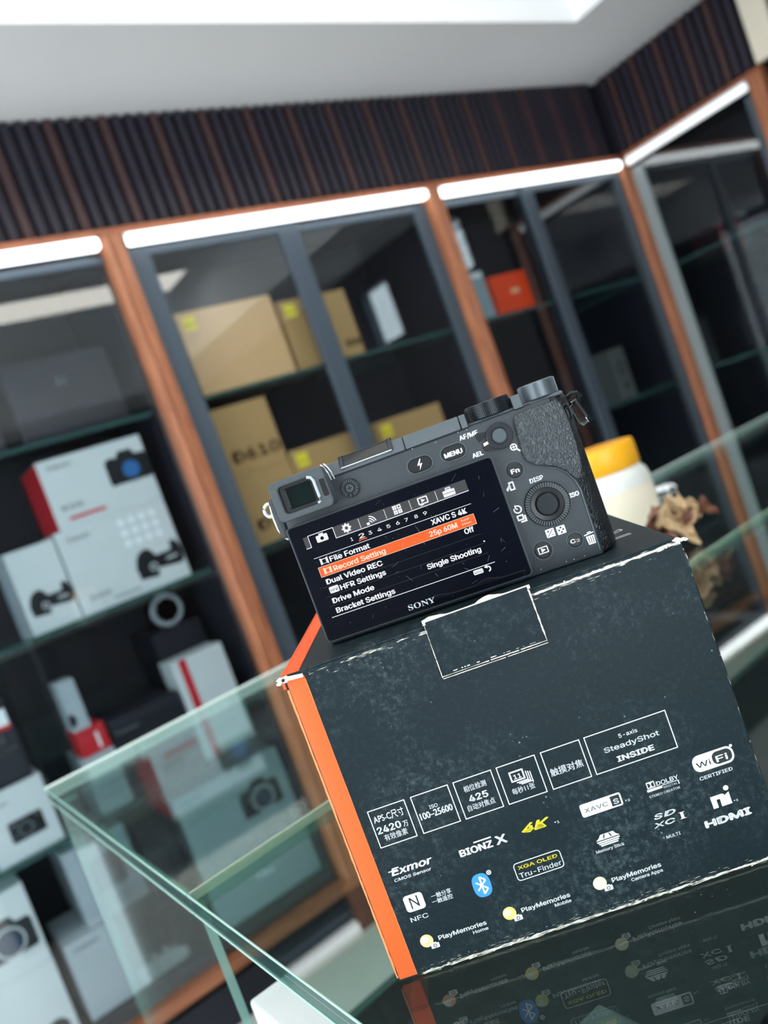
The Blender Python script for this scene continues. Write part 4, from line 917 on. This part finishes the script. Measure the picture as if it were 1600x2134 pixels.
# accessory shoe
h_ = GM().prism([(YBK+0.9, 64.6), (YBK+2.5, 68.2), (YBK+3.3, 68.2), (YBK+1.7, 64.6)], 27.2, 49.0, 'x').build('accessory_shoe', 'camera_black', kam, bevel=0.0002)
for a, b in ((27.2, 29.0), (47.2, 49.2)): GM().prism([(YBK+0.3, 64.4), (YBK+2.3, 68.8), (YBK+6, 69.0), (YBK+6, 68.0), (YBK+2.6, 67.8), (YBK+1.2, 64.4)], a, b, 'x').build('shoe_rail', 'dial_black', h_, bevel=0.0002)
GM().box(29, 47.2, YBK+3.0, YBK+14, 68.0, 68.6).build('shoe_plate', 'camera_black', h_, bevel=0.0002)
GM().tube([(27.6, YBK+0.2, 64.3), (48.6, YBK+0.2, 64.3)], 0.25, 6).build('shoe_lip', 'lug_silver', h_)
# lens mount side, away from the view
GM().lathe([(30, 0), (30.5, 1), (30.5, 4), (28, 4.5), (28, 2), (10, 2)], (44, 36, 32), 'y', 48).build('lens_mount', 'chrome', kam)
GM().cyl((44, 39, 32), 27.5, 3, 'y', 48).build('body_cap', 'camera_black', kam, bevel=0.0006)
# top dials
def dial(name, cx, cyy, r, z0, z1, n, m, cross):
    g = GM().cyl((cx, cyy, z0), r-0.35, z1-z0, 'z', 48)
    o = g.build(name, m, kam, bevel=0.0003)
    g = GM()
    for i in range(n):
        a = 2*PI*i/n; c_, s_ = math.cos(a), math.sin(a); w_ = PI*r/n*0.52
        rows = 7 if cross else 1
        for k in range(rows):
            a0 = z0+0.25+(z1-z0-0.5)*k/rows; a1 = a0+(z1-z0-0.5)/rows*(0.66 if cross else 1)
            p0 = (cx+(r-0.5)*c_-w_*s_, cyy+(r-0.5)*s_+w_*c_); p1 = (cx+(r-0.5)*c_+w_*s_, cyy+(r-0.5)*s_-w_*c_); p2 = (cx+r*c_, cyy+r*s_)
            g.prism([p0, p1, p2], a0, a1, 'z')
    gb = g.build('dial_knurl', m, o, smooth=False); gb['kind'] = 'stuff'
    return o
dial('control_dial', 88.2, 14.8, 9.0, 63.4, 69.3, 84, 'dial_black', True)
md_ = dial('mode_dial', 108.2, 13.5, 7.3, 63.4, 69.6, 96, 'dial_metal', False)
GM().cyl((108.2, 13.5, 69.55), 6.6, 0.25, 'z', 40).build('dial_cap', 'dial_black', md_, bevel=0.0001)
GM().cyl((107, 42, 61.8), 5.5, 3.4, 'z', 32).build('shutter_button', 'dial_metal', kam, bevel=0.0006)
# strap lugs
GM().lathe([(2.3, 0), (2.3, 1.6), (1.4, 2.0)], (115.2, 9.6, 54.2), 'y', 20).build('strap_lug', 'camera_black', kam)
def ell(cx, cyy, cz, a, b, yaw, n=20):
    return [(cx+a*math.cos(2*PI*i/n)*math.cos(yaw), cyy+a*math.cos(2*PI*i/n)*math.sin(yaw), cz+b*math.sin(2*PI*i/n)) for i in range(n)]
GM().tube(ell(115.3, 8.4, 54.3, 1.9, 3.4, 0.9), 0.5, 8, closed=True).build('lug_rim', 'camera_black', kam)
GM().tube([(118.0, 24, 59.6), (120.5, 22.5, 60.6), (122.6, 22, 60.2), (123.4, 22.5, 58.6), (122.6, 23, 57.0), (120.4, 24, 56.6)], 1.0, 8).build('strap_lug', 'dial_black', kam)
GM().tube([(119.4, 23, 57.6), (121.2, 23, 57.8), (123.6, 23.5, 50.2), (123.0, 23.7, 48.2), (121.2, 24, 47.6), (120.2, 24, 48.6), (118.8, 23.5, 55.6)], 0.85, 8, closed=True).build('strap_ring', 'chrome', kam)
GM().tube(ell(-6.6, 10, 58.4, 2.1, 2.6, 0.15), 0.8, 8, closed=True).build('strap_lug', 'lug_silver', kam)

# tilting screen
scr = GM().prism(rrect(-0.6, 83.4, 1.9, 49.5, 1.6)[::-1], 0.35, 4.2, 'y').build('screen', 'screen_frame', kam, bevel=0.0004)
GM().prism(rrect(0.1, 82.8, 2.5, 48.9, 1.2)[::-1], 0.0, 0.4, 'y').build('screen_glass', 'screen_glass', scr, smooth=False)
GM().ring(rrect(-0.7, 83.5, 1.8, 49.6, 1.7), rrect(-0.25, 83.05, 2.25, 49.15, 1.4), 0.15, 0.5).build('screen_bezel', 'screen_metal', scr, bevel=0.0001)
def D(l=1): return Print(-0.00008*l)
a = D().poly([(17.2, 39.8), (71.2, 39.9), (71.2, 44.4), (17.2, 44.2)]).poly([(4.6, 39.5), (6.7, 39.5), (6.7, 44.0), (4.6, 44.0)]).done('menu_tab_bar', 'lcd_grey', scr)
p = D(2)
for u, v_ in (((4.6, 39.5), (6.8, 39.5)), ((6.75, 39.4), (6.75, 44.1)), ((6.75, 44.1), (17.2, 44.1)), ((17.2, 44.1), (17.2, 39.7)), ((17.1, 39.75), (71.2, 39.95))): p.line(u, v_, 0.28)
for x in (27.7, 38.3, 48.5, 59.0): p.line((x, 40.2), (x, 44.0), 0.2)
p.line((6.0, 35.0), (70.2, 35.0), 0.2).line((4.5, 11.0), (71.3, 11.15), 0.25)
p.done('menu_lines', 'lcd_white', scr)
p = D(2)
for z in (23.0, 19.2, 15.3): p.line((5, z), (70, z), 0.12)
p.done('row_lines', 'lcd_line', scr)
# tab icons
p = D(2).poly(rrect(9.6, 14.3, 40.3, 43.0, 0.4)).rect(11.0, 12.9, 42.9, 43.6)
for i in range(8):
    t_ = 2*PI*i/8; p.line((22.3+0.9*math.cos(t_), 42.1+0.9*math.sin(t_)), (22.3+1.9*math.cos(t_), 42.1+1.9*math.sin(t_)), 0.62)
p.annulus(22.3, 42.1, 1.5, 0.65)
for k in range(3): p.arc(31.3, 40.6, 1.2+0.85*k, 0.45, 0.15, 1.35, 8)
p.rect(30.3, 31.5, 40.3, 41.3)
for a_, b_ in ((41.6, 42.4), (43.4, 42.4), (41.6, 40.6), (43.4, 40.6)): p.frame(a_, a_+1.55, b_, b_+1.55, 0.45 if (a_+b_) % 2 > 0.5 else 0.6)
p.frame(51.6, 55.6, 40.8, 43.7, 0.5, 0.4).poly([(53.0, 41.5), (54.6, 42.25), (53.0, 43.0)]).line((52.2, 40.4), (53.6, 40.8), 0.3)
p.poly(rrect(61.6, 66.3, 40.4, 42.8, 0.3)).frame(62.9, 65.0, 42.7, 43.8, 0.4, 0.2)
a = p.done('tab_icons', 'lcd_white', scr)
D(3).disc(11.95, 41.6, 0.72).done('icon_hole', 'lcd_dark', scr)
D(3).rect(61.7, 66.2, 41.6, 41.78).done('icon_hole', 'lcd_dark', scr)
p = D(2)
for s_, x0, x1 in (('1', 22.3, 23.2), ('3', 29.6, 31.1), ('4', 33.3, 35.0), ('5', 37.1, 38.6), ('6', 40.9, 42.4), ('7', 44.5, 45.9), ('8', 48.4, 49.8), ('9', 52.0, 53.5)): p.text(s_, x0, x1, 36.7, 1.75, 0.02)
p.text('2', 25.6, 28.0, 36.5, 2.3, 0.035)
p.done('page_numbers', 'lcd_white', scr)
D(2).rect(25.1, 28.5, 35.7, 36.1).done('page_marker', 'lcd_orange', scr)
D(1).rect(6.3, 69.8, 27.2, 31.1).done('highlight_bar', 'lcd_orange', scr)
D(2).frame(6.2, 69.9, 27.1, 31.2, 0.16).poly([(8.0, 27.7), (9.0, 28.1), (10.2, 28.1), (11.2, 27.7), (11.2, 30.5), (10.2, 30.1), (9.0, 30.1), (8.0, 30.5)]).text('Record Setting', 11.9, 33.5, 28.0, 2.6, 0.045).text('25p 60M', 51.5, 62.7, 28.2, 2.6, 0.045).text('Super', 64.4, 67.9, 29.7, 1.0, 0.02, 0.15).text('35mm', 64.4, 68.0, 28.2, 1.0, 0.02, 0.15).done('highlight_text', 'lcd_peach', scr)
D(3).rect(8.9, 10.3, 28.4, 29.8).done('film_hole', 'lcd_orange', scr)
p = D(2)
for s_, x0, x1, z in (('File Format', 11.8, 28.4, 31.9), ('XAVC S 4K', 53.7, 67.9, 32.2), ('Dual Video REC', 7.3, 30.7, 23.9), ('Off', 64.3, 68.1, 24.7), ('HFR Settings', 11.8, 30.7, 20.1), ('Drive Mode', 7.0, 24.4, 16.1), ('Single Shooting', 46.4, 68.0, 16.6), ('Bracket Settings', 7.1, 31.6, 12.1)): p.text(s_, x0, x1, z, 2.65, 0.045)
p.poly([(7.9, 31.6), (8.9, 32.0), (10.2, 32.0), (11.2, 31.6), (11.2, 34.4), (10.2, 34.0), (8.9, 34.0), (7.9, 34.4)]).poly(rrect(7.4, 11.3, 20.0, 22.6, 0.4)).poly(rrect(62.3, 66.1, 8.7, 10.5, 0.4)).arc(68.0, 9.5, 0.95, 0.5, -1.5, 1.7).poly([(68.0, 9.7), (68.0, 11.2), (66.7, 10.45)])
p.disc(70.2, 19.9, 0.3)
a = p.done('menu_text', 'lcd_white', scr)
D(3).rect(8.8, 10.3, 32.2, 33.7).done('film_hole', 'lcd_dark', scr)
D(3).text('HFR', 7.9, 10.9, 20.6, 1.5).done('lettering', 'lcd_dark', scr)
D(3).text('MENU', 62.7, 65.7, 9.1, 1.0).done('lettering', 'lcd_dark', scr)
D(2).text('𝐒𝐎𝐍𝐘', 34.1, 45.0, 3.9, 2.1, 0.0).done('maker_name', 'ink_grey', scr)
r = random.Random(21); p = D(2)
for i in range(46):
    x, z = r.uniform(2, 80), r.uniform(3.5, 47); L_ = r.uniform(0.4, 3.2); a = r.choice((0.9, 1.25, 2.2, 0.3, 1.9))+r.uniform(-0.3, 0.3)
    p.line((x, z), (x+L_*math.cos(a), z+L_*math.sin(a)), r.uniform(0.03, 0.07))
for i in range(40): p.disc(r.uniform(2, 80), r.uniform(3.5, 47), r.uniform(0.05, 0.12), 8)
p.done('scratches', 'lcd_scratch', scr)

# rear controls
def stadium(cx, cz, w_, h_, k=8): return rrect(cx-w_/2, cx+w_/2, cz-h_/2, cz+h_/2, h_/2-0.001, k)
INK = -0.00012
def ink(par, yy): return Print(yy/1000)
def long_button(name, cx, cz, w_, h_):
    b = GM().prism(stadium(cx, cz, w_, h_)[::-1], YBK-0.7, YBK+0.2, 'y').build(name, 'button_black', kam, bevel=0.0003)
    GM().ring(stadium(cx, cz, w_+2.0, h_+2.0), stadium(cx, cz, w_+0.9, h_+0.9), YBK-0.35, YBK+0.2).build('button_ring', 'button_ring', b, bevel=0.00015)
    GM().prism(stadium(cx, cz, w_+0.9, h_+0.9)[::-1], YBK-0.12, YBK-0.02, 'y').build('button_well', 'camera_black', b)
    return b
fb = long_button('flash_button', 56.9, 55.3, 8.6, 4.6)
Print((YBK-0.76)/1000).poly([(57.4, 57.3), (55.8, 55.1), (56.9, 55.1), (56.3, 53.3), (58.0, 55.6), (56.9, 55.6), (57.9, 57.3)]).done('flash_mark', 'ink_white', fb)
mb = long_button('menu_button', 70.4, 55.3, 8.6, 4.6)
Print((YBK-0.76)/1000).text('MENU', 66.7, 73.9, 54.1, 2.3, 0.06).done('lettering', 'ink_white', mb)
def round_button(name, cx, cz, r_, ro, m='button_black'):
    b = GM().lathe([(r_, 0.9), (r_, 0.15), (r_-0.25, 0.0)], (cx, YBK-0.8, cz), 'y', 36).build(name, m, kam)
    GM().ring(circ(cx, cz, ro), circ(cx, cz, ro-0.45), YBK-0.3, YBK+0.2).build('button_ring', 'button_ring', b, bevel=0.00012)
    return b
b = round_button('function_button', 89.8, 41.1, 2.9, 3.6); Print((YBK-0.86)/1000).text('Fn', 88.2, 91.5, 40.0, 2.2, 0.06).done('lettering', 'ink_white', b)
b = round_button('playback_button', 89.7, 8.8, 3.0, 4.0); Print((YBK-0.86)/1000).frame(87.9, 91.7, 7.6, 10.2, 0.35, 0.1).poly([(89.1, 8.1), (90.8, 8.9), (89.1, 9.7)]).done('play_mark', 'ink_white', b)
b = round_button('custom_button', 102.2, 8.6, 2.7, 3.2); Print((YBK-0.86)/1000).text('C', 100.3, 102.3, 7.7, 2.0, 0.06).text('2', 102.6, 103.9, 7.7, 1.4, 0.02).done('lettering', 'ink_white', b)
# AEL lever
lv = [(93.9, 55.0)] + [(88.8+5.1*math.cos(t_), 55.2+5.1*math.sin(t_)) for t_ in [0.15+0.17*i for i in range(13)]] + [(85.6, 58.4), (84.0, 56.2), (82.0, 54.6), (81.6, 52.6), (82.4, 51.2), (84.2, 50.9)] + [(88.8+5.1*math.cos(t_), 55.2+5.1*math.sin(t_)) for t_ in [-1.9+0.17*i for i in range(12)]]
lev = GM().prism(lv, YBK-1.0, YBK+0.1, 'y').build('focus_lever', 'button_black', kam, bevel=0.0004)
GM().ring(circ(88.8, 55.2, 5.0, 40), circ(88.8, 55.2, 3.2, 40), YBK-1.7, YBK-0.9).build('lever_ring', 'dial_black', lev, bevel=0.0003)
GM().lathe([(2.75, 1.2), (2.75, 0.3), (2.4, 0.0)], (88.8, YBK-2.1, 55.2), 'y', 32).build('lever_button', 'button_ring', lev)
Print((YBK-1.08)/1000).poly([(82.1, 53.4), (82.1, 54.5), (84.2, 54.9), (84.2, 53.8)]).done('lever_mark', 'ink_white', lev)
GM().prism([(80.0, 58.8), (84.6, 58.4), (83.2, 56.2), (80.8, 55.4), (80.4, 57)], YBK-0.3, YBK+0.1, 'y').build('lever_well', 'camera_black', kam)
# control wheel
wh = GM().lathe([(8.5, 1.8), (8.5, 0.9), (8.1, 0.5), (6.4, 0.15), (6.2, 0.6), (4.6, 0.9), (4.6, 1.6)], (97.0, YBK-1.6, 25.0), 'y', 64).build('control_wheel', 'camera_black', kam)
g = GM()
for i in range(52):
    a = 2*PI*i/52; c_, s_ = math.cos(a), math.sin(a); q = []
    for rr, w_ in ((6.5, 0.16), (8.2, 0.24)): q += [(97+rr*c_-w_*s_, 25+rr*s_+w_*c_), (97+rr*c_+w_*s_, 25+rr*s_-w_*c_)]
    g.prism([q[0], q[2], q[3], q[1]], YBK-1.75, YBK-0.9, 'y')
g.build('wheel_rib', 'button_ring', wh, smooth=False)
GM().lathe([(4.1, 1.2), (4.1, 0.3), (3.8, 0.0)], (97.0, YBK-1.9, 25.0), 'y', 48).build('centre_button', 'wheel_hub', wh)
# engraved white marks on the body
yi = (YBK-0.05)/1000
Print(yi).text('AF/MF', 74.2, 81.6, 58.5, 2.3, 0.045).text('AEL', 76.6, 81.0, 50.6, 2.2, 0.06).done('lettering', 'ink_white', kam)
Print(yi).annulus(92.3, 49.4, 1.35, 0.95).line((91.4, 49.4), (93.2, 49.4), 0.3).line((92.3, 48.5), (92.3, 50.3), 0.3).line((93.2, 48.4), (94.2, 47.2), 0.55).done('magnifier_mark', 'ink_white', kam)
Print(yi).frame(85.8, 87.8, 34.1, 37.4, 0.5).poly([(84.2, 35.0), (86.4, 37.0), (86.2, 34.9)]).line((84.6, 34.4), (86.2, 36.0), 0.6).done('send_mark', 'ink_white', kam)
Print(yi).text('DISP', 93.6, 98.9, 34.3, 2.2, 0.04).text('ISO', 105.7, 109.4, 24.2, 2.2, 0.065).done('lettering', 'ink_white', kam)
Print(yi).arc(85.9, 26.6, 1.35, 0.5, -3.6, 1.9, 18).line((85.9, 26.6), (85.1, 27.4), 0.45).poly([(85.2, 28.6), (85.0, 27.2), (86.2, 28.0)]).done('timer_mark', 'ink_white', kam)
Print(yi).frame(84.6, 87.2, 22.2, 24.4, 0.55).poly([(87.4, 23.8), (88.0, 23.8), (88.0, 21.3), (85.6, 21.3), (85.6, 21.9), (87.4, 21.9)]).done('drive_mark', 'ink_white', kam)
a = Print(yi).poly(rrect(92.8, 96.1, 12.5, 15.7, 0.3)).poly(rrect(97.0, 100.3, 12.3, 15.5, 0.3)).done('exposure_mark', 'ink_white', kam)
Print(yi-0.00006).line((93.2, 12.9), (95.7, 15.3), 0.25).rect(93.3, 94.4, 14.7, 14.95).rect(93.72, 93.98, 14.3, 15.35).rect(94.6, 95.6, 13.2, 13.45).rect(97.5, 98.2, 13.6, 14.2).rect(99.1, 99.8, 13.6, 14.2).rect(98.3, 99.0, 14.5, 15.1).rect(98.3, 99.0, 12.7, 13.3).done('mark_holes', 'camera_black', a)
p = Print(yi).poly([(106.6, 5.0), (109.2, 5.0), (109.5, 8.3), (106.3, 8.3)]).line((105.9, 8.9), (109.7, 9.3), 0.4).line((107.2, 9.6), (108.6, 9.75), 0.35)
a = p.done('trash_mark', 'ink_white', kam)
Print(yi-0.00006).rect(107.0, 107.25, 5.4, 7.9).rect(107.8, 108.05, 5.4, 7.9).rect(108.6, 108.85, 5.4, 7.9).done('mark_holes', 'camera_black', a)
r = random.Random(5); p = Print(yi)
for x, z in ((86.6, 2.0), (96.5, 1.8), (99.5, 1.7), (103.6, 1.6), (78, 61.6), (74.6, 61.8), (56.2, 61.9), (65.4, 61.2)): p.disc(x, z, 0.14, 8)
p.done('paint_chips', 'ink_white', kam)
